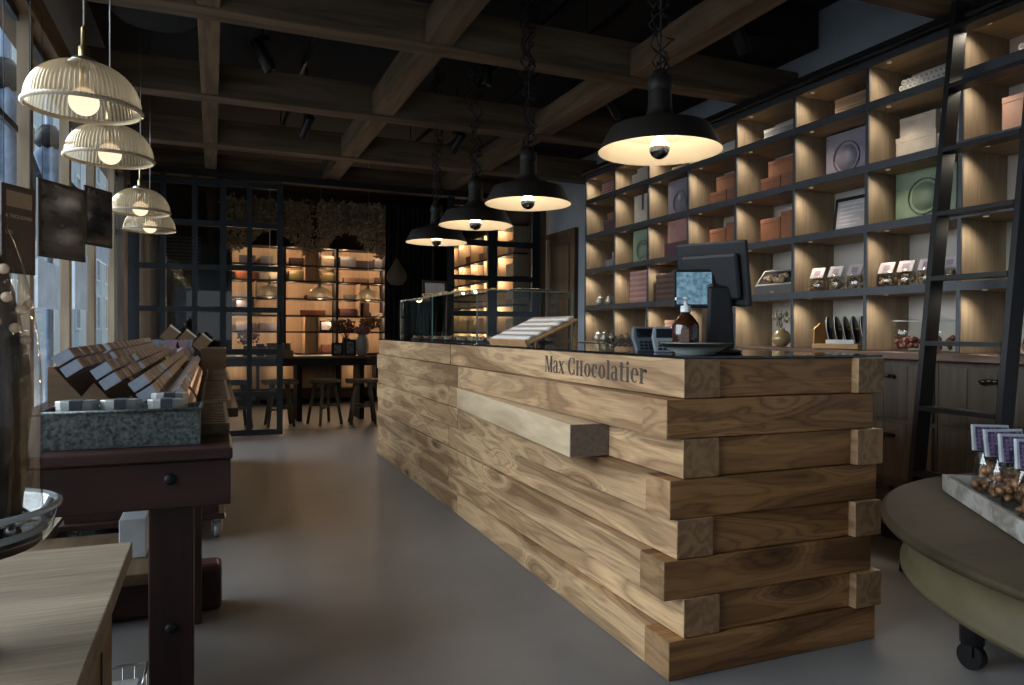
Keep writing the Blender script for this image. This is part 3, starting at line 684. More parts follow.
tag(gl.build('dried_garland', col_mat('ochre_dried_petals', (.42,.28,.12), .8, var=.5, scale=60)), 'ochre dried flower garland lying on the glass case roof', 'garland')
fc = thing('sign_frame', 'black framed pale card standing on the glass case behind the garland', 'picture frame', (1.92, 6.5, cz+.008))
Mx = T(1.92, 6.52, cz+.010, -.12, 0, .15)
MB().box(-.125,.125,0,.012,0,.19,Mx).build('frame', M['blacksatin'], fc)
MB().box(-.10,.10,-.002,-.0005,.02,.165,Mx).build('card', col_mat('grey_card', (.33,.34,.38), .7), fc)
# till
till = thing('till', 'black point of sale till with big screen turned away and customer display', 'till', (1.87, 2.36, Z0))
MB().lathe([(.001,.0),(.09,.0),(.095,.006),(.085,.018),(.001,.02)], (1.83,2.32,Z0), 32, sy=1.1).build('base', M['blacksatin'], till)
cm = T(1.82, 2.30, Z0, 0, -.02, -.45)
MB().prism([(-.055,.01),(.055,.01),(.045,.26),(-.045,.26)], 'y', -.055, .055).xf(cm).build('column', M['blacksatin'], till, bevel=.012)
# main screen: runs far-left to near-right, seen from the back
def frame_mat(origin, dirx, tilt):
    dx = Vector((dirx[0], dirx[1], 0)).normalized(); nrm = Vector((-dx.y, dx.x, 0)); up = Vector((0,0,1))
    R1 = Matrix((dx, nrm, up)).transposed().to_4x4()
    return Matrix.Translation(origin) @ R1 @ Euler((tilt,0,0)).to_matrix().to_4x4()
scm = frame_mat((1.765, 2.46, Z0+.180), (.45, -.89), .22)
MB().box(0, .295, -.010, .010, 0, .255).xf(scm).build('screen_panel', M['blacksatin'], till, bevel=.008)
MB().box(.03, .265, -.034, -.0105, .03, .21).xf(scm).build('screen_back', M['blacksatin'], till, bevel=.012)
MB().box(.008, .287, .0102, .0112, .012, .243).xf(scm).build('screen_face', col_mat('dark_screen', (.01,.012,.015), .1), till)
MB().box(.09, .18, -.065, -.0345, .02, .10).xf(scm).build('hinge_block', M['blacksatin'], till, bevel=.01)
# customer display
csm = frame_mat((1.645, 2.345, Z0+.175), (.86, -.50), -.14)
MB().box(0, .155, 0, .012, 0, .150).xf(csm).build('customer_display', M['blacksatin'], till, bevel=.003)
m, nt, N, L = newmat('lit_customer_screen'); o = N.new('ShaderNodeOutputMaterial'); e_ = N.new('ShaderNodeEmission'); tcn = N.new('ShaderNodeTexCoord'); vz = N.new('ShaderNodeTexNoise'); vz.inputs['Scale'].default_value = 60; vz.inputs['Detail'].default_value = 3
L.new(tcn.outputs['Object'], vz.inputs['Vector']); rp = N.new('ShaderNodeValToRGB'); L.new(vz.outputs['Fac'], rp.inputs[0])
rp.color_ramp.elements[0].position = .35; rp.color_ramp.elements[1].position = .65
rp.color_ramp.elements[0].color = (.10,.20,.27,1); rp.color_ramp.elements[1].color = (.24,.42,.55,1); L.new(rp.outputs[0], e_.inputs[0]); e_.inputs[1].default_value = .8; L.new(e_.outputs[0], o.inputs[0])
MB().box(.011, .144, -.0015, -.0002, .012, .138).xf(csm).build('display_screen', m, till)
MB().box(.03, .12, .012, .03, .05, .11).xf(csm).build('display_arm', M['blacksatin'], till, bevel=.01)
MB().tube([(1.755,2.345,Z0+.24),(1.785,2.325,Z0+.24),(1.82,2.31,Z0+.22)], .02, 10).build('display_bracket', M['blacksatin'], till)
# dish, soap bottle
ds = tag(MB().lathe([(.001,.012),(.05,.013),(.095,.026),(.122,.040),(.124,.042),(.100,.022),(.070,.008),(.068,.0),(.001,.0)], (1.555,2.085,Z0+.0005), 48).build('ceramic_dish', col_mat('sage_ceramic', (.22,.25,.235), .3, var=.05)), 'sage grey ceramic dish at the near counter corner', 'dish')
bt = thing('pump_bottle', 'amber glass pump bottle with white pump, beside the till', 'bottle', (1.645,2.268,Z0))
MB().lathe([(.001,0),(.047,0),(.050,.004),(.050,.100),(.047,.112),(.024,.142),(.017,.148),(.017,.158),(.001,.158)], (1.645,2.268,Z0+.001), 32).build('amber_body', col_mat('amber_glass', (.038,.013,.006), .08, var=.2, scale=9, spec=.8), bt)
MB().box(-.0508,-.0502,-.015,.015,.03,.09).xf(T(1.645,2.268,Z0,0,0,.9)).build('paper_label', col_mat('brown_label', (.10,.055,.03), .6), bt)
MB().lathe([(.019,.155),(.019,.178),(.007,.180),(.007,.20),(.014,.202),(.014,.210),(.001,.211)], (1.645,2.268,Z0), 20).box(1.600,1.645,2.262,2.274,Z0+.199,Z0+.209).build('pump', col_mat('white_plastic', (.62,.64,.64), .4), bt)
def reader(x, y, yaw, lab, c):
    t = thing('card_reader', lab, 'card reader', (x, y, Z0))
    m_ = T(x, y, Z0+.001, -.30, 0, yaw)
    MB().prism([(-.040,.0),(.040,.0),(.052,.065),(.045,.105),(-.045,.105),(-.052,.065)], 'y', 0, .024).xf(m_).build('body', c, t, bevel=.006)
    MB().box(-.034,.034,-.001,.0005,.058,.095).xf(m_).build('screen', col_mat('dark_screen', (.01,.012,.015), .1), t)
    kp = MB()
    for a in range(3):
        for b_ in range(3): kp.box(-.026+a*.019,-.012+a*.019,-.002,.0005,.008+b_*.013,.017+b_*.013)
    kp.xf(m_).build('keypad', M['blacksatin'], t)
    MB().prism([(0.02,0),(.06,0),(.03,.045)], 'x', -.02, .02).xf(T(x,y,Z0+.001,0,0,yaw)).build('stand', M['blacksatin'], t)
reader(1.625, 2.37, -.55, 'slate grey card reader on the right, next to the bottle', col_mat('slate_plastic', (.14,.165,.18), .45))
reader(1.60, 2.46, -.15, 'darker blue-grey card reader on the left, beside the twigs', col_mat('dark_slate_plastic', (.085,.11,.135), .45))
tw = thing('twig_nest', 'nest of dark twigs lying on the counter behind the card readers', 'twig bundle', (1.73, 2.78, Z0))
mb = MB(); random.seed(12)
for i in range(70):
    a = random.random()*6.28; r0 = random.uniform(.05,.11); pts = []
    for j in range(5):
        aa = a+j*.35; pts.append((1.73+r0*math.cos(aa)*1.1, 2.78+r0*math.sin(aa)*1.2, Z0+.006+.012*abs(random.gauss(0,1))+.012*j*random.random()+.02*(i/70)))
    mb.tube(pts, random.uniform(.0012,.003), 4)
for i in range(14):
    a = random.random()*6.28; mb.tube([(1.73+.08*math.cos(a),2.78+.08*math.sin(a),Z0+.02),(1.73+.15*math.cos(a+.3),2.78+.15*math.sin(a+.3),Z0+.03+.06*random.random())], .0015, 4)
o_ = mb.build('twigs', col_mat('dark_twig_bark', (.06,.042,.028), .8), tw); o_['kind'] = 'stuff'
bsm = MB()
bsm.tube([(1.83,2.60,Z0+.006),(1.83,2.60,Z0+.11),(1.86,2.60,Z0+.145),(1.90,2.60,Z0+.11),(1.90,2.60,Z0+.006)], .007, 8)
tag(bsm.build('bent_cane_handle', col_mat('red_brown_cane', (.14,.06,.035), .5), bevel=0), 'bent brown cane hoop standing behind the card readers', 'cane hoop')
# ------------------------------------------------------------------ left side tables
random.seed(21)
nt_ = thing('side_table', 'pale weathered wooden table in the bottom left corner', 'table', (-.48, 1.3, 0))
MB().box(-.785, -.192, .25, 2.095, .558, .60).build('top', M['neartop'], nt_, bevel=.003)
MB().box(-.75, -.234, .29, 2.055, .002, .557).build('body', M['nearside'], nt_, bevel=.003)
MB().box(-.232, -.229, .9, .915, .04, .46).box(-.232, -.229, 1.84, 1.848, .08, .42).build('groove', M['blackwall'], nt_)
wb = thing('workbench', 'dark mahogany workbench with bolted legs in the left foreground', 'workbench', (-.32, 2.85, 0))
bx(-.74, .055, 2.30, 3.36, .765, .80).build('top', M['bench'], wb, bevel=.006)
bx(-.73, .050, 2.312, 2.37, .628, .764).build('front_apron', M['bench'], wb, bevel=.004)
bx(-.02, .045, 2.372, 3.34, .628, .764).build('side_apron', M['bench'], wb, bevel=.004)
for (x0, x1, y0) in ((-.176, -.053, 2.375), (-.71, -.59, 2.375), (-.16, -.04, 3.05), (-.71, -.59, 3.05)):
    bx(x0, x1, y0, y0+.12, .0, .627).build('leg', M['benchleg'], wb, bevel=.005)
bx(-.73, .035, 3.06+.115, 3.30, .0, .19).build('foot_beam', M['bench'], wb, bevel=.02)
bx(-.72, -.165, 2.50, 3.04, .355, .39).build('lower_shelf', M['cratewood'], wb, bevel=.003)
for (x, z, y) in ((-.115, .715, 2.310), (-.115, .255, 2.373), (-.65, .715, 2.310)):
    MB().lathe([(.017,-.004),(.017,.004),(.011,.009),(.0005,.010)], (0,0,0), 12, mat=T(x, y, z, PI/2)).build('bolt', M['blacksatin'], wb)
tag(bx(-.285, -.205, 2.68, 2.82, .391, .52).build('white_carton', col_mat('white_card', (.55,.58,.60), .6), bevel=.002), 'small white carton on the workbench lower shelf', 'box')
wbk = thing('wire_basket', 'wire basket standing on the floor below the left tables', 'basket', (-.245, 2.19, 0))
mb = MB()
for z in (.004, .07, .14, .21):
    mb.tube([(-.32,2.12,z),(-.17,2.12,z),(-.17,2.26,z),(-.32,2.26,z),(-.32,2.12,z)], .004, 5)
for i in range(6):
    for (y) in (2.12, 2.26): mb.cyl((-.32+.03*i,y,.004),(-.32+.03*i,y,.21),.003,n=5)
mb.build('wire_frame', M['steel'], wbk)
bx(-.30, -.19, 2.14, 2.24, .01, .18).build('paper_bundle', col_mat('grey_newsprint', (.35,.35,.34), .8), wbk)
# rolling cart behind the bench
M['galv'] = plain('galvanised_zinc_dark', (.09,.105,.10), .5, .35, var=.8, scale=110)
ct = thing('rolling_cart', 'dark wooden display cart on steel castors behind the workbench', 'cart', (-.3, 5.2, 0))
bx(-.74, .105, 3.45, 6.85, .76, .80).build('top', M['bench'], ct, bevel=.005)
bx(-.72, .06, 4.22, 6.83, .12, .15).build('platform', M['benchleg'], ct, bevel=.003)
bx(-.70, .03, 4.26, 6.75, .152, .758).build('body', M['benchleg'], ct)
for (x, y) in ((.022, 4.31), (.022, 6.5), (-.66, 4.31), (-.66, 6.5)):
    c = MB().box(x-.045, x+.045, y-.05, y+.05, .112, .1195).cyl((x,y,.09),(x,y,.112),.02,n=12).box(x-.028,x-.024,y-.02,y+.025,.04,.10).box(x+.024,x+.028,y-.02,y+.025,.04,.10).build('castor', M['steel'], ct)
    MB().cyl((x-.016,y+.012,.0485),(x+.016,y+.012,.0485),.048,n=24).build('wheel', M['steel2'], c)
# zinc tray with tins
zt = thing('zinc_tray', 'mottled galvanised tray on the workbench front edge', 'tray', (-.24, 2.5, .80))
mb = MB(); mb.box(-.45,-.036,2.395,2.40,.801,.905).box(-.45,-.036,2.565,2.57,.801,.905).box(-.45,-.445,2.40,2.565,.801,.905).box(-.041,-.036,2.40,2.565,.801,.905).box(-.445,-.041,2.40,2.565,.801,.806)
mb.build('pan', M['galv'], zt)
mb = MB(); mb.tube([(-.45,2.393,.908),(-.034,2.393,.908),(-.034,2.572,.908),(-.452,2.572,.908),(-.452,2.393,.908)], .005, 8); mb.build('rolled_rim', M['galv'], zt)
bx(-.443, -.043, 2.403, 2.562, .807, .892).build('liner', M['blackwall'], zt)
tinm = plain('pale_tin', (.33,.34,.32), .35, .5, var=.08); band = plain('dark_paper_band', (.04,.045,.06), .6)
tl = ['round silver tin with dark band, leftmost in the zinc tray', 'round silver tin with dark band, middle of the zinc tray', 'silver tin with dark band, lower one of the pair at the right tray end', 'silver tin with dark band, upper one stacked at the right tray end', 'silver tin lying behind the leftmost one in the zinc tray']
for i, (x, y, z, r) in enumerate(((-.37, 2.46, .8925, .055), (-.255, 2.46, .8925, .055), (-.13, 2.44, .8925, .052), (-.125, 2.51, .8925, .052), (-.44+.2, 2.54, .8725, .02))):
    if i == 4: continue
    h_ = .042 if i < 3 else .055
    t = thing('candy_tin', tl[i] if i != 3 else 'taller silver tin just behind the right-hand tin in the zinc tray', 'tin', (x, y, z), 'silver candy tins in the zinc tray')
    MB().lathe([(.001,0),(r,0),(r,h_*.7),(r*1.03,h_*.7),(r*1.03,h_),(r*.98,h_+.003),(.001,h_+.003)], (x,y,z), 8, sm=False, sy=.62).build('can', tinm, t)
    MB().box(x-.016, x+.016, y-r*.66, y+r*.66, z+.001, z+h_+.0045).build('paper_band', band, t)
# chocolate box racks
rk_mat = M['ply']
def rack(y0, y1, dx, label):
    t = thing('display_rack', label, 'rack', (-.27+dx, (y0+y1)/2, .80))
    poly = [(-.47,.801),(-.47,1.03)]
    for q in range(4):
        xa, za = -.47+.104*q+.02, 1.03-.042*q-.028
        poly += [(xa, za+.02), (xa+.07, za-.065)]
    poly += [(-.06, .801)]
    poly = [(p[0]+dx, max(p[1], .801)) for p in poly]
    MB().prism(poly, 'y', y0, y0+.016).build('side_panel', rk_mat, t)
    MB().prism(poly, 'y', y1-.016, y1).build('side_panel', rk_mat, t)
    bx(-.47+dx, -.455+dx, y0+.017, y1-.017, .801, 1.03).build('back_board', rk_mat, t)
    for q in range(4):
        xa, za = -.44+.104*q+dx, 1.03-.042*q
        m_ = T(xa+.02, 0, za-.075+.035, 0, .96, 0)
        MB().box(-.0, .004, 0, 0, 0, 0)
        MB().prism([(xa-.012, za-.03), (xa-.006, za-.026), (xa+.046, max(za-.108, .806)), (xa+.040, max(za-.112, .802))], 'y', y0+.017, y1-.017).build('sloping_tier', rk_mat, t)
    return t
rack(2.60, 3.35, 0, 'near sawtooth wooden rack of chocolate cartons on the workbench')
rack(3.47, 5.75, 0, 'far sawtooth wooden rack of chocolate cartons on the cart')
def carton_mat():
    m, nt, N, L = newmat('striped_brown_carton'); b = out_bsdf(nt, .5)
    tc = N.new('ShaderNodeTexCoord'); sp = N.new('ShaderNodeSeparateXYZ'); L.new(tc.outputs['Object'], sp.inputs[0])
    mu = N.new('ShaderNodeMath'); mu.operation = 'MULTIPLY'; mu.inputs[1].default_value = 75; L.new(sp.outputs['Y'], mu.inputs[0])
    fr = N.new('ShaderNodeMath'); fr.operation = 'FRACT'; L.new(mu.outputs[0], fr.inputs[0])
    r = N.new('ShaderNodeValToRGB'); L.new(fr.outputs[0], r.inputs[0]); r.color_ramp.interpolation = 'CONSTANT'
    r.color_ramp.elements[0].color = (.055,.03,.022,1); r.color_ramp.elements[1].position = .62; r.color_ramp.elements[1].color = (.16,.095,.065,1)
    L.new(r.outputs[0], b.inputs['Base Color']); return m
cm_, lm_, sm_ = carton_mat(), plain('blue_grey_label', (.30,.34,.41), .45, var=.12, scale=40), plain('tan_sleeve', (.30,.175,.11), .5)
ca_ = math.radians(34); e1 = Vector((math.cos(ca_), 0, math.sin(ca_))); e2 = Vector((math.sin(ca_), 0, -math.cos(ca_)))
cart = thing('chocolate_carton', 'slim brown chocolate carton with blue-grey end label, tilted in the racks', 'carton', (0,0,0), 'chocolate cartons in the sawtooth racks')
def obox(o, W, H, y0, y1):
    b = MB(); A = [o, o+e1*W, o+e1*W+e2*H, o+e2*H]
    b.prism([(p.x, p.z) for p in A], 'y', y0, y1); return b
O = Vector((0,0,0))
obox(O+e1*.001+e2*.001, .053, .032, .042, .172).build('stacked_bars', cm_, cart)
obox(O, .055, .034, .004, .041).build('sleeve', sm_, cart)
obox(O+e1*.0003+e2*.0003, .0544, .0334, 0, .0036).build('end_label', lm_, cart)
ys = [2.575+.19*i for i in range(4)]+[3.44+.19*i for i in range(12)]
first = True
copper = thing('copper_bar', 'copper foil wrapped chocolate bar on the lowest rack tier', 'chocolate bar', (0,0,0), 'copper foil bars on the lowest rack tier')
fm = plain('copper_foil', (.45,.22,.12), .28, .9, var=.4, scale=50)
obox(O, .012, .055, 0, .085).build('foil_wrap', fm, copper, bevel=.002); obox(O+e1*(-.0012)+e2*.015, .0145, .022, .001, .084).build('paper_sleeve', plain('brown_paper', (.14,.075,.045), .6), copper)
firstc = True
for q in range(4):
    for b_ in range(2):
        p = Vector((-.458+.104*q, 0, 1.060-.042*q)) + e2*.041*b_
        if q == 3 and b_ == 1:
            for y in [2.60+.1*i for i in range(7)]+[3.46+.1*i for i in range(20)]:
                if firstc: copper.location = (p.x+.02, y, p.z-.002); firstc = False
                else: dup(copper, (p.x+.02, y, p.z-.002))
            continue
        for i, y in enumerate(ys):
            if first: cart.location = (p.x, y, p.z); first = False
            else: dup(cart, (p.x, y, p.z))
# slotted crates along the aisle edge
def crate(y0, y1, x0, x1, label):
    t = thing('slotted_crate', label, 'crate', ((x0+x1)/2, (y0+y1)/2, .80))
    bx(x0, x1, y0, y1, .801, .806).build('floor_board', M['cratewood'], t)
    bx(x0, x0+.012, y0+.013, y1-.013, .807, .838).build('side_rail', M['cratewood'], t)
    bx(x1-.012, x1, y0+.013, y1-.013, .807, .838).build('side_rail', M['cratewood'], t)
    bx(x0, x1, y0, y0+.012, .807, .838).build('end_rail', M['cratewood'], t)
    bx(x0, x1, y1-.012, y1, .807, .838).build('end_rail', M['cratewood'], t)
    n = int((y1-y0-.03)/.05)
    for i in range(1, n):
        y = y0+.012+(y1-y0-.024)*i/n
        bx(x0+.013, x1-.013, y-.010, y+.010, .807, .834).build('slat', M['cratewood'], t)
crate(2.585, 3.35, -.055, .052, 'dark slotted wooden crate at the near aisle edge of the workbench')
crate(3.46, 4.85, -.05, .075, 'dark slotted wooden crate in the middle of the aisle edge')
crate(4.87, 6.2, -.045, .098, 'dark slotted wooden crate at the far aisle edge of the cart')
tb2 = thing('end_box', 'tall brown wooden box closing the far end of the display cart', 'box', (.0, 6.5, .80))
MB().box(-.09, .10, 6.3, 6.316, .801, 1.0).box(-.09, .10, 6.684, 6.70, .801, 1.0).box(-.09,-.074,6.317,6.683,.801,1.0).box(.084,.10,6.317,6.683,.801,1.0).build('walls', M['ply'], tb2, bevel=.002)
bx(-.073, .083, 6.32, 6.68, .802, .94).build('lining', M['cratewood'], tb2)
# pastel bags and tablets beyond the racks
pb = [col_mat('pastel_rose_bag', (.38,.25,.27), .4), col_mat('pastel_blue_bag', (.16,.24,.30), .4), col_mat('lilac_bag', (.28,.25,.36), .4)]
nm = ['rose', 'blue', 'lilac']
riser = tag(bx(-.62, -.14, 5.80, 6.75, .801, .92).build('display_riser', M['ply'], bevel=.003), 'low brown riser under the pastel bags on the cart', 'riser')
i = 0
for r_ in range(4):
    for c_ in range(4):
        x = -.55+.115*c_+.02*(r_ % 2); y = 5.87+.2*r_; q = (r_+c_) % 3
        t = thing('sweet_bag', 'small %s sweet bag beyond the carton racks' % nm[q], 'bag', (x, y, .921), 'small %s sweet bags beyond the racks' % nm[q])
        MB().blob((x, y, .968), .045, .12, 2, (1,.8,1.05)).build('bag', pb[q], t)
        MB().prism([(x-.02,1.0),(x+.02,1.0),(x+.034,1.065),(x-.034,1.065)], 'y', y-.004, y+.004).build('gathered_top', pb[q], t)
        if r_ == 0 and c_ > 0:
            t['label'] = 'small %s sweet bag with a yellow tag, %s of the near row' % (nm[q], ['','left','middle','right'][c_]); 
            MB().box(x-.022, x+.022, y-.058, y-.052, .93, .965).build('yellow_tag', col_mat('yellow_tag', (.55,.52,.08), .5), t)
            del t['group']
        i += 1
for j in range(3):
    x = -.34+.125*j; y = 6.80
    t = thing('tilted_tablet', ['cream edged chocolate tablet leaning at the far cart end, left', 'cream edged chocolate tablet leaning at the far cart end, middle', 'cream edged chocolate tablet leaning at the far cart end, right'][j], 'chocolate tablet', (x, y, .801))
    m_ = T(x, y, 1.10-.035*j, 0, .7, 0)
    MB().box(-.05,.05,-.012,.012,-.06,.06).xf(m_).build('tablet', M['ply'], t)
    MB().box(-.051,.051,-.013,.013,.0605,.075).xf(m_).build('cream_edge', col_mat('cream_card', (.5,.47,.38), .6), t)
    MB().cyl((x,y,.801),(x,y,1.06-.035*j),.006,n=8).build('stand', M['black'], t)
# ------------------------------------------------------------------ cloche with chocolate sculpture
cx, cy = -.405, 1.45
sd = thing('cake_stand', 'dark turned stand under the glass cloche at the left edge', 'cake stand', (cx, cy, .60))
MB().lathe([(.001,.001),(.06,.001),(.06,.012),(.03,.03),(.022,.06),(.022,.15),(.05,.175),(.13,.183),(.13,.195),(.001,.195)], (cx,cy,.60), 32).build('turned_stand', M['benchleg'], sd)
cl = thing('glass_cloche', 'tall domed glass cloche on a rimmed glass plate at the left edge', 'cloche', (cx, cy, .796))
MB().lathe([(.001,.001),(.140,.001),(.148,.006),(.158,.050),(.160,.053),(.155,.051),(.143,.012),(.001,.008)], (cx,cy,.796), 64).build('glass_plate', M['jarglass'], cl)
MB().lathe([(.155,.047),(.163,.050),(.163,.056),(.156,.058)], (cx,cy,.796), 64).build('plate_rim', M['rimclear'], cl)
dp = [(.134,.012),(.134,.05),(.133,.23)]+[(.133*math.cos(a), .23+.38*math.sin(a)) for a in [PI/2*j/14 for j in range(1,14)]]+[(.004,.61)]
MB().lathe(dp, (cx,cy,.796), 64).build('dome', M['jarglass'], cl)
MB().lathe([(.131,.010),(.138,.010),(.138,.020),(.131,.020)], (cx,cy,.796), 64).build('dome_foot', M['rimclear'], cl)
sc_ = thing('chocolate_sculpture', 'tall dark chocolate tree sculpture with pearls inside the cloche', 'sculpture', (cx, cy, .806))
mb = MB(); n_ = 48; rings = []
random.seed(3)
for zi in range(22):
    u_ = zi/21; z = .806+.565*u_; r0 = (.086+.021*math.sin(u_*3.1+.3))*(1-u_**4)**.5+.003
    rings.append([mb.bm.verts.new((cx+r0*(1+.07*math.sin(9*a+2*u_)+.04*math.sin(23*a+9*u_)+random.uniform(-.03,.03))*math.cos(a), cy+r0*(1+.07*math.sin(9*a+2*u_)+.04*math.sin(23*a+9*u_)+random.uniform(-.03,.03))*math.sin(a), z)) for a in [2*PI*k_/n_ for k_ in range(n_)]])
for A, B in zip(rings[:-1], rings[1:]):
    for k_ in range(n_): mb.face([A[k_], A[(k_+1)%n_], B[(k_+1)%n_], B[k_]], True)
mb.face(rings[0][::-1]); mb.face(rings[-1])
mb.build('trunk', wood('ribbed_chocolate', (.010,.005,.003), (.055,.027,.014), 'Z', 2., .35, 6., 1., .5, bump=.6), sc_)
pearl = plain('gold_pearl', (.90,.66,.46), .25, .0)
for (a, z) in ((-.55,1.20),(-.25,1.18),(-.72,1.16),(-.4,1.15),(-.1,1.13),(-.6,1.245),(.1,1.19),(-1.0,1.19)):
    MB().sphere((cx+.114*math.cos(a), cy+.114*math.sin(a), z), .0085, 14).build('pearl', pearl, sc_)
mb = MB(); random.seed(9)
for k_ in range(16):
    a = random.uniform(-2.2, .9); r_ = random.uniform(.098,.118); mb.blob((cx+r_*math.cos(a), cy+r_*math.sin(a), .818+random.random()*.018), .012, .35, 1)
o_ = mb.build('crumpled_foil', plain('crumpled_foil', (.5,.48,.5), .2, .8, var=.4, scale=80), sc_); o_['kind'] = 'stuff'
# ------------------------------------------------------------------ boards and papers hanging by the windows
def poster(name, a, b, z0, z1, mat, label, cat, frame=None, wire=True, th=.012):
    t = thing(name, label, cat, (a[0], a[1], z0))
    d = (Vector(b)-Vector(a)); Lg = d.length; ang = math.atan2(d.y, d.x)
    m_ = T(a[0], a[1], z0, 0, 0, ang)
    MB().box(0, Lg, 0, th, 0, z1-z0).xf(m_).build('board', frame or mat, t, bevel=.002)
    if frame is not None: MB().box(.018, Lg-.018, -.0015, 0, .018, z1-z0-.018).xf(m_).build('picture', mat, t)
    if wire:
        for q in (.1, .9):
            p = m_ @ Vector((Lg*q, th/2, z1-z0)); MB().cyl((p.x,p.y,z1),(p.x,p.y,2.6),.0012,n=4).build('cord', M['blacksatin'], t)
    return t, m_, Lg
def photo_mat():
    m, nt, N, L = newmat('brown_toned_photograph'); b = out_bsdf(nt, .12, 0, .6)
    tc = N.new('ShaderNodeTexCoord'); mp = N.new('ShaderNodeMapping'); mp.inputs['Scale'].default_value = (4, 4, 9); L.new(tc.outputs['Object'], mp.inputs[0])
    n = N.new('ShaderNodeTexNoise'); n.inputs['Scale'].default_value = 1.6; n.inputs['Detail'].default_value = 4; L.new(mp.outputs[0], n.inputs[0])
    r = N.new('ShaderNodeValToRGB'); L.new(n.outputs['Fac'], r.inputs[0])
    r.color_ramp.elements[0].position = .42; r.color_ramp.elements[0].color = (.008,.006,.006,1); r.color_ramp.elements[1].position = .58; r.color_ramp.elements[1].color = (.075,.062,.055,1)
    L.new(r.outputs[0], b.inputs['Base Color']); return m
ph = photo_mat(); fr_ = plain('dark_brown_frame', (.03,.02,.018), .4)
poster('framed_photograph', (-.745, 3.928), (-.594, 4.20), 1.483, 1.846, ph, 'larger dark brown framed photograph hanging by the left windows', 'framed photograph', fr_)
poster('framed_photograph', (-.665, 4.673), (-.551, 4.877), 1.624, 1.957, ph, 'smaller dark framed photograph hanging behind the larger one', 'framed photograph', fr_)
t, m_, Lg = poster('menu_board', (-.735, 3.255), (-.655, 3.40), 1.36, 1.70, plain('brown_board', (.075,.045,.035), .5), 'brown sign board with pale lettering at the left windows', 'sign', plain('sign_frame_brown', (.05,.03,.024), .5))
for (txt, zz, s_) in (('A THOUSAND', .212, .0205), ('LIES', .150, .0205)):
    cu = bpy.data.curves.new('lettering', 'FONT'); cu.body = txt; cu.size = s_; cu.extrude = .0006
    ob = bpy.data.objects.new('lettering', cu); col.objects.link(ob); ob.data.materials.append(plain('pale_sign_paint', (.42,.36,.30), .7))
    ob.parent = t; ob.matrix_local = Matrix.Translation(-Vector(t['_w'])) @ m_ @ T(.014, -.0022, zz, PI/2)
    dg = bpy.context.evaluated_depsgraph_get(); me = bpy.data.meshes.new_from_object(ob.evaluated_get(dg)); ml = ob.matrix_local.copy()
    o2 = bpy.data.objects.new('lettering', me); col.objects.link(o2); o2.parent = t; o2.matrix_local = ml; bpy.data.objects.remove(ob)
MB().box(.02, Lg-.02, -.0018, -.0001, .255, .315).xf(m_).build('pale_band', plain('tan_band', (.34,.26,.18), .6), t)
paper = plain('bluish_white_paper', (.60,.66,.72), .7, var=.2, scale=9)
_nt = paper.node_tree; _o = [x for x in _nt.nodes if x.type == 'OUTPUT_MATERIAL'][0]; _b = [x for x in _nt.nodes if x.type == 'BSDF_PRINCIPLED'][0]
_t = _nt.nodes.new('ShaderNodeBsdfTranslucent'); _t.inputs[0].default_value = (.75,.82,.88,1); _m = _nt.nodes.new('ShaderNodeMixShader'); _m.inputs[0].default_value = .3
_nt.links.new(_b.outputs[0], _m.inputs[1]); _nt.links.new(_t.outputs[0], _m.inputs[2]); _nt.links.new(_m.outputs[0], _o.inputs[0])
poster('paper_notice', (-.829, 6.33), (-.829, 7.08), 1.69, 1.84, paper, 'white paper notice hanging beside the far window post', 'notice', None, False, .004)
poster('paper_notice', (-.829, 5.43), (-.829, 5.93), 1.278, 1.67, paper, 'white printed poster on the window beneath the dark photographs', 'poster', None, False, .003)
poster('paper_notice', (-.829, 4.36), (-.829, 4.94), 1.256, 1.51, paper, 'pale poster low on the window left of the racks', 'poster', None, False, .003)
# ------------------------------------------------------------------ round table at the right
RX, RY, RR, RZ = 2.745, .84, 1.135, .60
rt = thing('round_table', 'large round olive-brown table on castors at the right edge', 'table', (RX, RY, 0))
MB().lathe([(.001,RZ-.035),(RR-.02,RZ-.035),(RR,RZ-.028),(RR+.004,RZ-.015),(RR-.002,RZ-.003),(RR-.015,RZ),(.001,RZ)], (RX,RY,0), 128).build('top', M['roundtop'], rt)
MB().lathe([(RR-.11,RZ-.036),(RR-.06,RZ-.040),(RR-.075,RZ-.06),(RR-.075,RZ-.15),(RR-.055,RZ-.16),(RR-.055,RZ-.178),(RR-.12,RZ-.18)], (RX,RY,0), 128).build('apron', M['apron'], rt)
MB().lathe([(.001,RZ-.17),(RR-.121,RZ-.17),(RR-.121,RZ-.05)], (RX,RY,0), 64).build('underframe', M['blackwall'], rt)
for (x, y) in ((2.70, 1.86), (2.42, 1.68), (1.9, .6), (3.3, .3)):
    mb = MB().cyl((x,y,.09),(x,y,RZ-.171),.038,.05,16); lg = mb.build('leg', M['black'], rt)
    MB().cyl((x-.018,y,.045),(x+.018,y,.045),.044,n=20).box(x-.03,x+.03,y-.02,y+.02,.05,.092).build('castor', M['blacksatin'], lg)
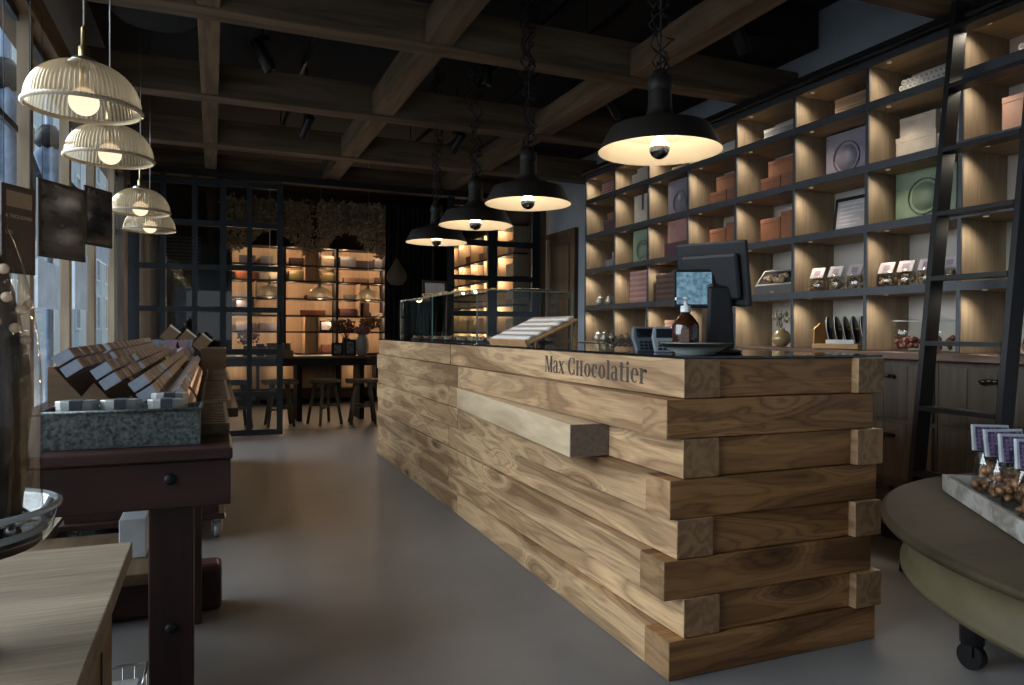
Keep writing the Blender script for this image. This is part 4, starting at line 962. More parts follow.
# whitewashed tray with bags of nuts
ty = thing('whitewashed_tray', 'whitewashed wooden tray of nut bags on the round table', 'tray', (2.3, 1.4, RZ))
P0, P1 = Vector((2.385, 1.775)), Vector((1.934, 1.185)); du = (P1-P0).normalized(); dn = Vector((-du.y, du.x))
if dn.x < 0: dn = -dn
def tm(u, v, z): return Matrix.Translation((P0.x+du.x*u+dn.x*v, P0.y+du.y*u+dn.y*v, z)) @ Matrix.Rotation(math.atan2(du.y, du.x), 4, 'Z')
sgn = 1 if Vector((math.cos(math.atan2(du.y,du.x)+PI/2), math.sin(math.atan2(du.y,du.x)+PI/2))).dot(dn) > 0 else -1
Lt, Wt, Ht = .76, .245, .058
tmm = tm(0, 0, RZ+.001)
def tb_(u0,u1,v0,v1,z0,z1): return MB().box(u0,u1,min(sgn*v0,sgn*v1),max(sgn*v0,sgn*v1),z0,z1,tmm)
tb_(0,Lt,0,.014,0,Ht).build('long_side', M['whitewash'], ty, bevel=.002); tb_(0,Lt,Wt-.014,Wt,0,Ht).build('long_side', M['whitewash'], ty, bevel=.002)
tb_(0,.014,.0145,Wt-.0145,0,Ht).build('short_side', M['whitewash'], ty, bevel=.002); tb_(Lt-.014,Lt,.0145,Wt-.0145,0,Ht).build('short_side', M['whitewash'], ty, bevel=.002)
tb_(.0145,Lt-.0145,.0145,Wt-.0145,0,.008).build('bottom', M['whitewash'], ty)
def dots():
    m, nt, N, L = newmat('purple_rosette_card'); b = out_bsdf(nt, .55)
    tc = N.new('ShaderNodeTexCoord'); vo = N.new('ShaderNodeTexVoronoi'); vo.inputs['Scale'].default_value = 75; vo.inputs['Randomness'].default_value = 0.
    L.new(tc.outputs['Object'], vo.inputs['Vector']); r = N.new('ShaderNodeValToRGB'); L.new(vo.outputs['Distance'], r.inputs[0]); r.color_ramp.interpolation = 'CONSTANT'
    r.color_ramp.elements[0].color = (.22,.15,.26,1); r.color_ramp.elements[1].position = .18; r.color_ramp.elements[1].color = (.07,.035,.09,1)
    e_ = r.color_ramp.elements.new(.34); e_.color = (.30,.24,.36,1); e_ = r.color_ramp.elements.new(.44); e_.color = (.045,.025,.075,1)
    L.new(r.outputs[0], b.inputs['Base Color']); return m
M['dots'] = dots(); nut = plain('roasted_nuts', (.20,.10,.045), .45, var=.6, scale=120); wcard = plain('white_header_card', (.34,.37,.39), .6)
blabs = ['farthest bag of nuts in the whitewashed tray, purple header card', 'second bag of nuts from the far end of the whitewashed tray', 'third bag of nuts in the whitewashed tray', 'fourth bag of nuts in the whitewashed tray', 'bag of nuts in the tray cut by the right picture edge', 'nearest bag of nuts in the whitewashed tray']
for i in range(6):
    u_ = .062+.118*i
    m_ = tm(u_, .13, RZ+.012); bp_ = m_ @ Vector((0,0,0))
    t = thing('nut_bag', blabs[i], 'bag', tuple(bp_), 'bags of nuts in the whitewashed tray')
    random.seed(40+i)
    def flat(pts): return pts
    mb = MB()
    for k_ in range(40):
        mb.blob((bp_.x+random.gauss(0,.023), bp_.y+random.gauss(0,.023), bp_.z+.016+random.random()*.085), .014, .25, 1)
    o_ = mb.build('nuts', nut, t); o_['kind'] = 'stuff'
    # clear film: pinched at the top
    mb = MB(); n_ = 16; rings = []
    card_dir = Vector((.93, -.36))   # cards face the camera
    nd = Vector((-card_dir.y, card_dir.x))
    for (zz, a_, b_) in ((.0,.045,.04),(.05,.055,.052),(.10,.053,.042),(.14,.05,.02),(.175,.052,.006),(.18,.052,.004)):
        ring_ = []
        for k_ in range(n_):
            an = 2*PI*k_/n_; j_ = 1+random.uniform(-.10,.10); ww = a_*math.cos(an)*j_; dd = b_*math.sin(an)*j_
            ring_.append(mb.bm.verts.new((bp_.x+card_dir.x*ww+nd.x*dd, bp_.y+card_dir.y*ww+nd.y*dd, bp_.z+zz+random.uniform(-.004,.004))))
        rings.append(ring_)
    for A, B in zip(rings[:-1], rings[1:]):
        for k_ in range(n_): mb.face([A[k_], A[(k_+1)%n_], B[(k_+1)%n_], B[k_]])
    mb.build('clear_film', M['cellophane'], t)
    mb = MB()
    for k_ in range(5):
        a_ = Vector((bp_.x+random.uniform(-.03,.03), bp_.y-.045+random.uniform(-.01,.01), bp_.z+random.uniform(.06,.13))); b2 = a_+Vector((random.uniform(-.035,.035), random.uniform(-.01,.01), random.uniform(-.05,.05)))
        mb.cyl(a_, b2, .0018, .0012, 5)
    o_ = mb.build('straw_ribbon', plain('pale_raffia', (.50,.48,.42), .5), t); o_['kind'] = 'stuff'
    hm = Matrix(((card_dir.x, nd.x, 0, bp_.x), (card_dir.y, nd.y, 0, bp_.y), (0,0,1,bp_.z+.145), (0,0,0,1))) @ Euler((-.14, random.uniform(-.05,.05), 0)).to_matrix().to_4x4()
    MB().box(-.062,.062,-.006,.006,0,.088).xf(hm).build('header_card', wcard, t)
    MB().box(-.055,.058,-.0075,-.0062,.001,.080).xf(hm).build('patterned_print', M['dots'], t)
# ------------------------------------------------------------------ contents of the shelf wall
CM = col_mat
pink = CM('dusty_pink_card', (.42,.20,.17), .6); plum = CM('plum_card', (.11,.045,.055), .6); rust = CM('rust_card', (.30,.10,.035), .6)
rustd = CM('dark_rust_card', (.21,.07,.03), .6); crm = CM('cream_card_box', (.56,.48,.38), .6); lil = CM('lilac_grey_card', (.25,.22,.27), .5); lild = CM('dark_lilac_card', (.13,.11,.145), .5)
grn = CM('sage_green_card', (.20,.26,.17), .5); tan = CM('tan_card', (.36,.22,.13), .6); wht = CM('off_white_card', (.52,.52,.50), .6); choc = CM('dark_brown_card', (.075,.04,.03), .6); greyc = CM('mid_grey_card', (.28,.28,.29), .6)
def sz(r): return Zr[r+1]+.0225 if r < 4 else 1.0595
def fy(b, f): return Yb[b]-.013-(.57-.026)*f      # f: 0 at the far upright, 1 at the near one
PLACE = ['farthest shelf column', 'second farthest shelf column', 'third farthest shelf column', 'fourth shelf column', 'fifth shelf column', 'sixth shelf column', 'shelf column before ladder', 'shelf column behind ladder']
ROW = ['top row', 'second row', 'middle row', 'fourth row', 'bottom row']
def gbox(b, r, f0, f1, x0, x1, h, mat, desc, group=None, dz=0., lid=None, name='gift_box', cat='box', where=True):
    y0, y1 = fy(b, f1), fy(b, f0); z = sz(r)+dz
    t = thing(name, desc + (', %s, %s' % (PLACE[b], ROW[r]) if where else ''), cat, ((x0+x1)/2, (y0+y1)/2, z), group)
    lh = min(.03, h*.4)
    bx(x0+.002, x1-.002, y0+.002, y1-.002, z+.0005, z+h-lh).build('base', mat, t)
    bx(x0, x1, y0, y1, z+h-lh+.0005, z+h).build('lid', lid or mat, t, bevel=.0015)
    return t
def stack(b, r, f0, f1, x0, x1, h, n, mat, desc, words_, lid=None):
    for i in range(n):
        pos = 'top' if i == n-1 else ('bottom' if i == 0 else ('second from bottom', 'third from bottom', 'fourth from bottom', 'fifth from bottom')[i-1])
        gbox(b, r, f0, f1, x0, x1, h, mat, '%s, %s of stack' % (desc, pos), words_, dz=i*(h+.002), lid=lid or {pink: CM('light_pink_lid', (.56,.32,.28), .6), choc: CM('brown_lid', (.13,.075,.055), .6)}.get(mat))
def ring_panel(b, r, f0, f1, x0, h, mat, desc, zc=.5, rad=.09, d=.06):
    y0, y1 = fy(b, f1), fy(b, f0); z = sz(r)
    t = thing('presentation_box', desc+', %s, %s' % (PLACE[b], ROW[r]), 'box', (x0, (y0+y1)/2, z))
    bx(x0, x0+d, y0, y1, z+.0005, z+h).build('case', mat, t, bevel=.003)
    yc = (y0+y1)/2; z_c = z+h*zc
    mb = MB(); pts = [(x0-.004, yc+rad*math.cos(a), z_c+rad*math.sin(a)) for a in [2*PI*i/32 for i in range(33)]]
    mb.tube(pts, .0045, 6); mb.build('ring_emblem', lild if mat is not grn else CM('dark_sage', (.10,.13,.085), .5), t)
    mb = MB().lathe([(.001,0),(rad*.8,0),(rad*.8,.003),(.001,.003)], (0,0,0), 32, mat=T(x0-.0035, yc, z_c, 0, PI/2, 0)); mb.build('round_plaque', mat, t)
    MB().cyl((x0-.004, yc, z+.001), (x0-.004, yc, z_c-rad), .006, .004, 8).build('stem', M['blacksatin'], t)
    bx(x0-.0008, x0-.0001, y0+.002, y1-.002, z+h*.66, z+h*.665).build('lid_seam', lild, t)
def jar(x, y, z, r, h, desc, group=None, fill=None):
    t = thing('glass_jar', desc, 'jar', (x, y, z), group)
    MB().lathe([(.001,.002),(r,.002),(r*1.02,h*.5),(r,h*.82),(r*.8,h*.86),(r*.8,h*.88)], (x,y,z), 28).build('glass_body', M['jarglass'], t)
    MB().lathe([(r*.86,h*.88),(r*.86,h*.90),(r*.5,h*.94),(r*.12,h*.96),(r*.18,h*1.0),(.001,h*1.03)], (x,y,z), 24).build('lid', M['jarglass'], t)
    MB().lathe([(r*.97,h*.87),(r*1.0,h*.88),(r*.97,h*.89),(r*.94,h*.88),(r*.97,h*.87)], (x,y,z), 28).build('rim', M['rimclear'], t)
    if fill:
        mb = MB()
        for i in range(34):
            a = random.random()*6.28; q = random.random()**.5*r*.8; mb.blob((x+q*math.cos(a), y+q*math.sin(a), z+.018+random.random()*h*.34), r*.17, .2, 1)
        o_ = mb.build('contents', fill, t); o_['kind'] = 'stuff'
def silver_pot(x, y, z, desc, s=1.):
    t = thing('silver_pot', desc, 'pot', (x, y, z), 'little silver pots in the far left column')
    m_ = M['silver']
    MB().lathe([(.001,0),(.03*s,0),(.045*s,.02*s),(.047*s,.04*s),(.03*s,.06*s),(.033*s,.063*s)], (x,y,z), 20).build('bowl', m_, t)
    MB().lathe([(.034*s,.064*s),(.02*s,.08*s),(.006*s,.085*s),(.010*s,.10*s),(.001,.105*s)], (x,y,z), 20).build('lid', m_, t)
M['silver'] = plain('pale_silver', (.62,.58,.48), .35, .6)
def treat(x, y, z, desc, group, s=1., seed=0):
    random.seed(seed)
    t = thing('treat_bag', desc, 'bag', (x, y, z), group)
    mb = MB()
    for k_ in range(14): mb.blob((x+random.gauss(0,.020*s), y+random.gauss(0,.026*s), z+.014+random.random()*.05*s), .014*s, .25, 1)
    o_ = mb.build('pieces', CM('caramel_pieces', (.28,.17,.08), .5, var=.6, scale=90), t); o_['kind'] = 'stuff'
    MB().lathe([(.001,.001),(.044,.002),(.05,.03),(.044,.07),(.03,.09),(.012,.10)], (0,0,0), 14, mat=T(x,y,z)@Matrix.Diagonal((s*.8,s*1.1,s,1))).build('clear_film', M['cellophane'], t)
    m_ = T(x-.02*s, y, z+.078*s, 0, .45, .1)
    MB().box(-.003,.003,-.045*s,.045*s,0,.068*s,m_).build('header_card', CM('pale_pink_header', (.55,.49,.48), .6), t)
    MB().box(-.0038,-.0032,-.02*s,.02*s,.018*s,.05*s,m_).build('printed_mark', CM('mauve_print', (.33,.24,.28), .6), t)
X1 = 3.836
# top row
stack(0, 0, .40, .9, 3.55, 3.80, .028, 4, pink, 'thin dusty pink box', 'pink boxes high in the far corner')
gbox(1, 0, .38, .95, 3.55, 3.80, .10, crm, 'wide cream box'); gbox(1, 0, .45, .9, 3.58, 3.78, .05, crm, 'small cream box on the wide one', dz=.101)
gbox(2, 0, .35, .9, 3.60, 3.80, .06, tan, 'low tan box')
stack(3, 0, .35, .92, 3.58, 3.80, .045, 2, wht, 'flat off-white box', 'flat white boxes, fourth column')
stack(4, 0, .25, .95, 3.62, 3.82, .05, 2, greyc, 'flat pale grey box', 'flat grey boxes, fifth column', lid=wht)
stack(5, 0, .30, .97, 3.66, 3.835, .048, 3, tan, 'long tan box with cream seam', 'tan boxes in the top row', lid=CM('warm_tan_lid', (.42,.27,.17), .6))
ci = 0
def rolls(b, f0, f1, n, m_, desc, grp):
    pr = None
    for j in range(m_):
        for i in range(n):
            y = fy(b, f0+(f1-f0)*(i+.5+(.5 if j % 2 else 0))/(n+.5)); z = sz(0)+.017+j*.029
            if i > n-1-j: continue
            if pr is None:
                pr = thing('wrapped_roll', desc, 'roll', (3.74, y, z), grp)
                mb = MB().cyl((3.655,y,z),(3.825,y,z),.0155,n=14); mb.build('paper_tube', CM('patterned_white_paper', (.55,.54,.50), .6, var=.35, scale=160), pr)
                MB().cyl((3.6535,y,z),(3.6548,y,z),.010,n=12).build('end_sticker', greyc, pr)
            else: dup(pr, (3.74, y, z))
rolls(6, .12, .95, 15, 4, 'patterned white paper roll stacked in the top row left of the ladder', 'patterned rolls left of the ladder')
rolls(7, .3, .95, 11, 3, 'patterned white paper roll stacked in the top row at the right picture edge', 'patterned rolls behind the ladder')
# second row
gbox(0, 1, .45, .95, 3.56, 3.78, .11, plum, 'dark red box'); gbox(0, 1, .52, .9, 3.58, 3.76, .07, rustd, 'small brown box on the dark red one', dz=.111)
gbox(1, 1, .40, .96, 3.57, 3.78, .26, crm, 'tall cream box with brown ribbon')
bx(3.566, 3.569, fy(1,.70), fy(1,.64), sz(1)+.12, sz(1)+.26).build('ribbon', plum, bpy.data.objects[[o.name for o in scene.objects if o.get('label','').startswith('tall cream box with brown ribbon')][0]])
ring_panel(2, 1, .34, .97, 3.57, .29, lil, 'dark lilac presentation box with ring emblem', .35)
for b in (3, 4):
    gbox(b, 1, .25, .60, 3.60, 3.80, .11, rustd, 'dark rust box, lower left')
    gbox(b, 1, .61, .95, 3.60, 3.80, .115, rustd, 'dark rust box, lower right')
    gbox(b, 1, .34, .93, 3.62, 3.79, .11, rust, 'bright rust box atop two darker ones', dz=.116)
    gbox(b, 2, .25, .60, 3.60, 3.80, .17, rust, 'rust box, left one of the pair')
    gbox(b, 2, .61, .95, 3.60, 3.80, .20, rust, 'rust box, right one of the pair')
ring_panel(5, 1, .11, .72, 3.70, .30, lil, 'large lilac-grey presentation box with ring emblem', .45, .10)
gbox(6, 1, .05, .52, 3.68, 3.83, .155, crm, 'lower left cream box'); gbox(6, 1, .53, .97, 3.68, 3.83, .125, greyc, 'lower right grey box', lid=CM('pink_grey_lid', (.36,.31,.29), .6))
gbox(6, 1, .08, .5, 3.69, 3.82, .11, crm, 'upper left cream box', dz=.156); gbox(6, 1, .55, .95, 3.69, 3.82, .13, crm, 'upper right cream box', dz=.126)
gbox(7, 1, .18, .5, 3.64, 3.82, .20, CM('blush_card', (.45,.26,.19), .6), 'blush pink box standing beside the ladder'); gbox(7, 1, .5, .8, 3.64, 3.82, .12, choc, 'dark brown box right of the blush one')
# middle row
gbox(0, 2, .52, .96, 3.56, 3.80, .07, lil, 'low lilac box'); gbox(0, 2, .7, .93, 3.58, 3.78, .07, CM('pale_lilac', (.36,.32,.36), .6), 'pale lilac box on the low one', dz=.071)
ring_panel(1, 2, .38, .97, 3.57, .29, grn, 'sage green presentation box with ring emblem', .35)
gbox(2, 2, .30, .62, 3.55, 3.78, .12, plum, 'plum box, left one below the pink box'); gbox(2, 2, .63, .96, 3.55, 3.78, .12, plum, 'plum box, right one below the pink box')
gbox(2, 2, .36, .95, 3.56, 3.78, .18, pink, 'big dusty pink box on two plum ones', dz=.121)
fr2 = thing('framed_card', 'black framed pale card leaning in the sixth column, middle row', 'picture frame', (3.74, fy(5,.6), sz(2)))
m_ = T(3.71, fy(5,.45), sz(2)+.003, 0, .12, 0)
MB().box(0,.014,-.135,.135,0,.235,m_).build('frame', M['blacksatin'], fr2, bevel=.002)
MB().box(-.0015,-.0002,-.11,.11,.025,.21,m_).build('card', CM('pale_grey_card', (.42,.40,.41), .6), fr2)
mb = MB()
for q, wd in enumerate((.2,.17,.21,.12,.18,.15)): mb.box(-.0022,-.0016,.09-wd*.9,.09,.185-.026*q,.191-.026*q,m_)
mb.build('writing_lines', CM('white_ink', (.62,.60,.60), .6), fr2)
ring_panel(6, 2, .03, .72, 3.70, .30, grn, 'large sage green presentation box with ring emblem', .48, .10)
gbox(7, 2, .30, .42, 3.66, 3.80, .10, wht, 'little off-white box'); gbox(7, 2, .5, .9, 3.68, 3.80, .16, lil, 'lilac box near the right picture edge')
# fourth row
for i, f in enumerate((.35, .7)): silver_pot(3.56, fy(0,f), sz(3)+.001, 'little silver pot, %s one in the fourth row of the far left column' % ('left','right')[i])
for i, f in enumerate((.30, .56, .82)): silver_pot(3.56, fy(0,f), sz(4)+.001, 'little silver pot, %s in the bottom row of the far left column' % ('left one','middle one','right one')[i], 1.1)
stack(1, 3, .33, .96, 3.555, 3.80, .046, 6, pink, 'dusty pink flat box', 'stack of six pink boxes')
stack(2, 3, .07, .6, 3.55, 3.80, .045, 5, choc, 'dark brown flat box', 'stack of brown boxes beside the till display')
gbox(3, 3, .2, .8, 3.64, 3.80, .16, tan, 'tan box hidden behind the till screen')
gbox(4, 3, .55, .97, 3.78, 3.835, .27, rust, 'flat rust box leaning against the back')
ob_ = thing('open_gift_box', 'grey box with tilted open front showing cookies, fifth column', 'box', (3.62, fy(4,.6), sz(3)))
yA, yB = fy(4,.98), fy(4,.28); zq = sz(3)+.0005
bx(3.53, 3.70, yA, yB, zq, zq+.06).build('box_base', CM('grey_brown_box', (.12,.10,.095), .6), ob_, bevel=.002)
m_ = T(3.545, (yA+yB)/2, zq+.062, 0, .65, 0); hw = (yB-yA)/2
MB().box(0,.012,-hw,hw,0,.012,m_).box(0,.012,-hw,hw,.128,.14,m_).box(0,.012,-hw,-hw+.012,.0125,.1275,m_).box(0,.012,hw-.012,hw,.0125,.1275,m_).build('open_lid_frame', CM('light_grey_frame', (.34,.31,.28), .6), ob_)
MB().box(.013,.017,-hw+.01,hw-.01,.01,.13,m_).build('lid_lining', M['blackwall'], ob_)
mb = MB(); random.seed(4)
for i in range(16): 
    p = m_ @ Vector((.006, random.uniform(-hw*.55,hw*.7), random.uniform(.03,.085))); mb.blob(p, .02, .3, 1)
o_ = mb.build('cookies', CM('biscuit_tan', (.42,.28,.16), .6), ob_); o_['kind'] = 'stuff'
bx(3.526, 3.5298, (yA+yB)/2-.02, (yA+yB)/2+.02, zq+.005, zq+.02).build('ribbon_tab', tan, ob_)
for i, f in enumerate((.20, .47, .74)): treat(3.60, fy(5,f), sz(3)+.001, 'clear treat bag with pale header card, %s in the sixth column' % ('left one','middle one','right one')[i], 'treat bags in the sixth column', 1.08, 60+i)
for i, f in enumerate((.10, .33, .57, .81)): treat(3.60, fy(6,f), sz(3)+.001, 'clear bag of caramel pieces, %s left of the ladder' % ('first','second','third','fourth')[i], 'treat bags left of the ladder', 1.02, 70+i)
ring_panel(7, 3, .30, .85, 3.68, .28, grn, 'sage green presentation box with ring emblem', .5, .08)
# bottom row
gbox(2, 4, .2, .8, 3.60, 3.80, .20, CM('blush_card', (.45,.26,.19), .6), 'blush box behind the card readers')
for i in range(3): jar(3.62, fy(3,.4+.22*i), sz(4), .045, .19, 'tall clear jar behind the till, %s one' % ('left','middle','right')[i], 'tall jars behind the till')
gbox(1, 4, .82, .97, 3.70, 3.80, .14, wht, 'small off-white box')
bv = thing('bulb_vase', 'round amber glass vase with dried flowers in the fifth column', 'vase', (3.68, fy(4,.50), sz(4)))
x, y, z = 3.68, fy(4,.50), sz(4)
MB().lathe([(.001,.001),(.03,.002),(.062,.035),(.066,.06),(.05,.10),(.02,.12),(.022,.13)], (x,y,z), 32).build('glass_bulb', CM('honey_glass', (.36,.25,.11), .12, spec=.8), bv)
mb = MB(); random.seed(8)
for i in range(9):
    dx, dy = random.gauss(0,.03), random.gauss(0,.045); mb.tube([(x,y,z+.10),(x+dx*.5,y+dy*.5,z+.17),(x+dx,y+dy,z+.21+random.random()*.05)], .0015, 4)
mb.build('stems', CM('dark_twig_bark', (.06,.042,.028), .8), bv)
mb = MB()
for i in range(34): mb.blob((x+random.gauss(0,.03), y+random.gauss(0,.05), z+.20+random.gauss(0,.03)), .011, .4, 1)
o_ = mb.build('dried_blooms', CM('pale_dried_bloom', (.42,.36,.22), .8, var=.5, scale=80), bv); o_['kind'] = 'stuff'
dk = thing('disc_rack', 'wooden rack holding black chocolate discs in the sixth column', 'rack', (3.66, fy(5,.6), sz(4)))
ya, yb = fy(5,.84), fy(5,.18); z = sz(4)+.001
bx(3.56, 3.76, ya, yb, z, z+.028).build('base_board', CM('honey_wood', (.36,.21,.08), .5), dk, bevel=.003)
MB().prism([(3.57,z+.029),(3.75,z+.029),(3.75,z+.12),(3.70,z+.16),(3.62,z+.16),(3.57,z+.12)], 'y', yb-.012, yb).build('end_board', CM('honey_wood', (.36,.21,.08), .5), dk)
for i in range(5):
    yq = yb-.05-.066*i
    d_ = MB().lathe([(.001,-.009),(.078,-.009),(.085,-.003),(.085,.003),(.078,.009),(.001,.009)], (0,0,0), 32, mat=T(3.66, yq, z+.118, PI/2-.15, 0, .55))
    d_.build('disc', M['blacksatin'], dk)
    MB().lathe([(.084,-.0035),(.087,0),(.084,.0035)], (0,0,0), 32, mat=T(3.66, yq, z+.118, PI/2-.15, 0, .55)).build('disc_band', CM('grey_band', (.45,.44,.40), .5), dk)
MB().cyl((3.66,yb-.02,z+.118),(3.64,ya-.0,z+.125),.008,n=10).build('dowel', CM('amber_wood', (.5,.28,.06), .5), dk)
bx(3.575, 3.58, ya+.04, yb-.10, z+.030, z+.055).build('price_card', wht, dk)
jar(3.64, fy(6,.30), sz(4), .085, .19, 'big lidded glass jar of red-brown sweets, left of the ladder', 'lidded jars of sweets', CM('red_brown_sweets', (.16,.05,.035), .5))
jar(3.64, fy(6,.68), sz(4), .085, .19, 'big lidded glass jar of red-brown sweets, partly behind the ladder rail', 'lidded jars of sweets', CM('red_brown_sweets', (.16,.05,.035), .5))
bk = thing('bread_basket', 'shallow tan basket behind the ladder in the bottom row', 'basket', (3.65, fy(7,.6), sz(4)))
MB().lathe([(.001,.002),(.09,.002),(.115,.05),(.119,.052),(.115,.05),(.086,.008),(.001,.008)], (3.66,fy(7,.6),sz(4)), 32).build('bowl', tan, bk)
MB().tube([(3.66,fy(7,.6)+.115*math.cos(a),sz(4)+.05+.09*math.sin(a)) for a in [PI*i/14 for i in range(15)]], .005, 8).build('hoop_handle', M['brassdark'], bk)
# ------------------------------------------------------------------ back room
def led(x, y, z, e=1.5, spot=False):
    l = bpy.data.lights.new('back_shelf_led', 'POINT'); l.energy = e; l.color = (1., .66, .40); l.shadow_soft_size = .02
    o = bpy.data.objects.new('back_shelf_led', l); col.objects.link(o); o.location = (x, y, z)
bs_ = thing('lit_back_shelving', 'warm lit oak shelving with black boards at the end of the back room', 'shelving', (1.45, 12.15, .73))
XB = [.25, 1.05, 1.87, 2.67]; ZB = [.76, 1.12, 1.379, 1.652, 1.933, 2.182, 2.487]
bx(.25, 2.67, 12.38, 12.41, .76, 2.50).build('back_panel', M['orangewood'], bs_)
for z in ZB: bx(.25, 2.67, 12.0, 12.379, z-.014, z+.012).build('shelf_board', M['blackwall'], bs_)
for x in XB:
    bx(x-.022, x+.022, 11.995, 12.379, .773, 2.50).build('upright', M['blackwall'], bs_)
    for za, zb in zip(ZB[:-1], ZB[1:]):
        if x < 2.6: pass
for (x, za, zb) in ((1.37,1.933,2.487),(1.57,1.933,2.487),(1.37,.76,1.379),(1.57,.76,1.379),(2.24,1.379,1.933),(.62,1.379,1.933)):
    bx(x-.008, x+.008, 12.0, 12.378, za+.0125, zb-.0145).build('divider', M['orangewood'], bs_)
for (za, zb) in ((.776, 1.363), (1.948, 2.47)): bx(1.38, 1.56, 12.02, 12.04, za, zb).build('oak_plank', M['orangewood'], bs_)
for i in range(3):
    for j in range(6):
        led((XB[i]+XB[i+1])/2+.28, 12.06, ZB[j+1]-.05, 2.8); led((XB[i]+XB[i+1])/2-.28, 12.06, ZB[j+1]-.05, 2.8)
lb = thing('low_back_cabinet', 'long black base cabinet below the lit back shelving with oak panels', 'cabinet', (1.6, 12.0, 0))
bx(.0, 2.9, 11.70, 12.4, .59, .735).build('counter_slab', M['blackwall'], lb)
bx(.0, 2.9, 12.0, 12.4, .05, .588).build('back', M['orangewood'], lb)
for x in (.0, .62, 1.25, 1.86, 2.45, 2.88): bx(x, x+.04, 11.72, 11.998, .0, .588).build('partition', M['blackwall'], lb)
bx(.041, 2.879, 11.74, 11.998, .20, .225).build('inner_shelf', M['blackwall'], lb)
for x in (.33, .95, 2.18): led(x, 11.80, .54, 1.6)
# things on the lit back shelves
bi_ = [(0,5,.10,.34,.13,lild,'dark grey box','left'),(0,5,.42,.6,.13,greyc,'mid grey box','right'),(1,5,.06,.27,.12,choc,'wide dark brown box','left'),(1,5,.56,.76,.17,crm,'pile of cream papers','right'),
 (2,5,.04,.30,.17,greyc,'pale grey box','left'),(2,5,.31,.60,.12,lild,'long dark grey box','middle'),(2,5,.61,.74,.16,greyc,'pale grey box','right'),
 (0,4,.05,.34,.14,rust,'rust box','left'),(0,4,.4,.7,.15,crm,'cream box','right'),(1,4,.05,.27,.16,CM('olive_card',(.12,.10,.04),.5),'olive framed box','left'),(1,4,.56,.76,.14,CM('olive_card',(.12,.10,.04),.5),'olive framed box','right'),
 (2,4,.10,.60,.08,tan,'long tan box','left'),(2,4,.62,.72,.10,choc,'small brown box','right'),
 (1,3,.30,.42,.05,plum,'low plum bowl box','middle'),(2,3,.12,.32,.08,greyc,'stacked grey boxes','left'),(1,2,.24,.62,.085,rustd,'long rust brown box','middle'),(2,2,.03,.30,.12,plum,'plum box','left'),(2,2,.42,.52,.22,choc,'dark upright book','middle'),(2,2,.55,.74,.06,crm,'low cream box','right'),
 (0,2,.06,.24,.22,lild,'dark vertical box','left'),(0,2,.42,.66,.08,crm,'low cream box','right'),(0,1,.05,.35,.13,lil,'lilac box','left'),(0,1,.40,.74,.13,lil,'lilac box','right'),(1,0,.58,.74,.14,pink,'pale pink box','right'),(2,1,.10,.24,.12,rust,'small rust box','left'),(0,0,.3,.7,.12,choc,'dark brown box','right')]
rn = ['bottom shelf','second shelf from the bottom','third shelf from the bottom','third shelf from the top','second shelf from the top','top shelf']
for (c, r, f0, f1, h, m_, ds, side) in bi_:
    x0 = XB[c]+.03+f0; x1 = min(XB[c]+.03+f1, XB[c+1]-.03); z = ZB[r]+.0125
    t = thing('shelf_box', '%s at the %s of the %s, %s column of the lit back shelving' % (ds, side, rn[r], ('left','middle','right')[c]), 'box', ((x0+x1)/2, 12.2, z))
    if len(t['label'].split()) > 16: t['label'] = '%s, %s, %s, %s column of lit back shelving' % (ds, side, rn[r], ('left','middle','right')[c])
    bx(x0, x1, 12.12, 12.3, z+.0005, z+h*.7).build('base', m_, t); bx(x0-.002, x1+.002, 12.118, 12.302, z+h*.7+.0005, z+h).build('lid', m_, t)
pf = thing('framed_picture', 'small black framed white picture on the lit back shelving', 'picture frame', (1.71, 12.1, ZB[1]+.0125))
bx(1.61, 1.82, 12.10, 12.115, ZB[1]+.013, ZB[1]+.19).build('frame', M['blacksatin'], pf); bx(1.635, 1.795, 12.098, 12.0995, ZB[1]+.035, ZB[1]+.168).build('picture', wht, pf)
# side shelving seen through the right screen
ss = thing('lit_side_shelving', 'warm lit oak shelving on the right side of the back room', 'shelving', (3.85, 10.6, .6))
ZS = [.62, 1.13, 1.52, 1.894, 2.217, 2.60]; YSs = [9.05, 9.62, 10.2, 10.8, 11.4, 11.98]
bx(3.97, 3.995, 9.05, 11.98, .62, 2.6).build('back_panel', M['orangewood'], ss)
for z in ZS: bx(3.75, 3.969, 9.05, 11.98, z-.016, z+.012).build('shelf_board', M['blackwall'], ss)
for y in YSs:
    for za, zb in zip(ZS[:-1], ZS[1:]): bx(3.75, 3.968, y-.012, y+.012, za+.0125, zb-.0165).build('divider', M['orangewood'], ss)
for i in range(5):
    for j in range(5): led(3.80, YSs[i+1]-.1, ZS[j+1]-.05, 2.2)
bx(3.6, 3.99, 9.05, 11.9, .0, .60).build('side_base_unit', M['blackwall']); tag(bpy.data.objects['side_base_unit'], 'black base unit under the right side shelving of the back room', 'cabinet')
random.seed(31)
ns = 0
ccol = ['near', 'second', 'third', 'fourth', 'farthest']
for i in range(4):
    for j in range(1, 5):
        m_, dsn = random.choice([(crm,'cream'),(rust,'rust'),(greyc,'grey'),(tan,'tan'),(choc,'dark brown')]); y0 = YSs[i]+.08; w_ = random.uniform(.2,.38); h = random.uniform(.09,.22); z = ZS[j]+.0125
        t = thing('shelf_box', '%s box, %s column, %s shelf of the right side back shelving' % (dsn, ccol[i], ['','lowest','second lowest','second highest','highest'][j]), 'box', (3.86, y0+w_/2, z))
        bx(3.80, 3.95, y0, y0+w_, z+.0005, z+h*.7).build('base', m_, t); bx(3.798, 3.952, y0-.002, y0+w_+.002, z+h*.7+.0005, z+h).build('lid', m_, t)
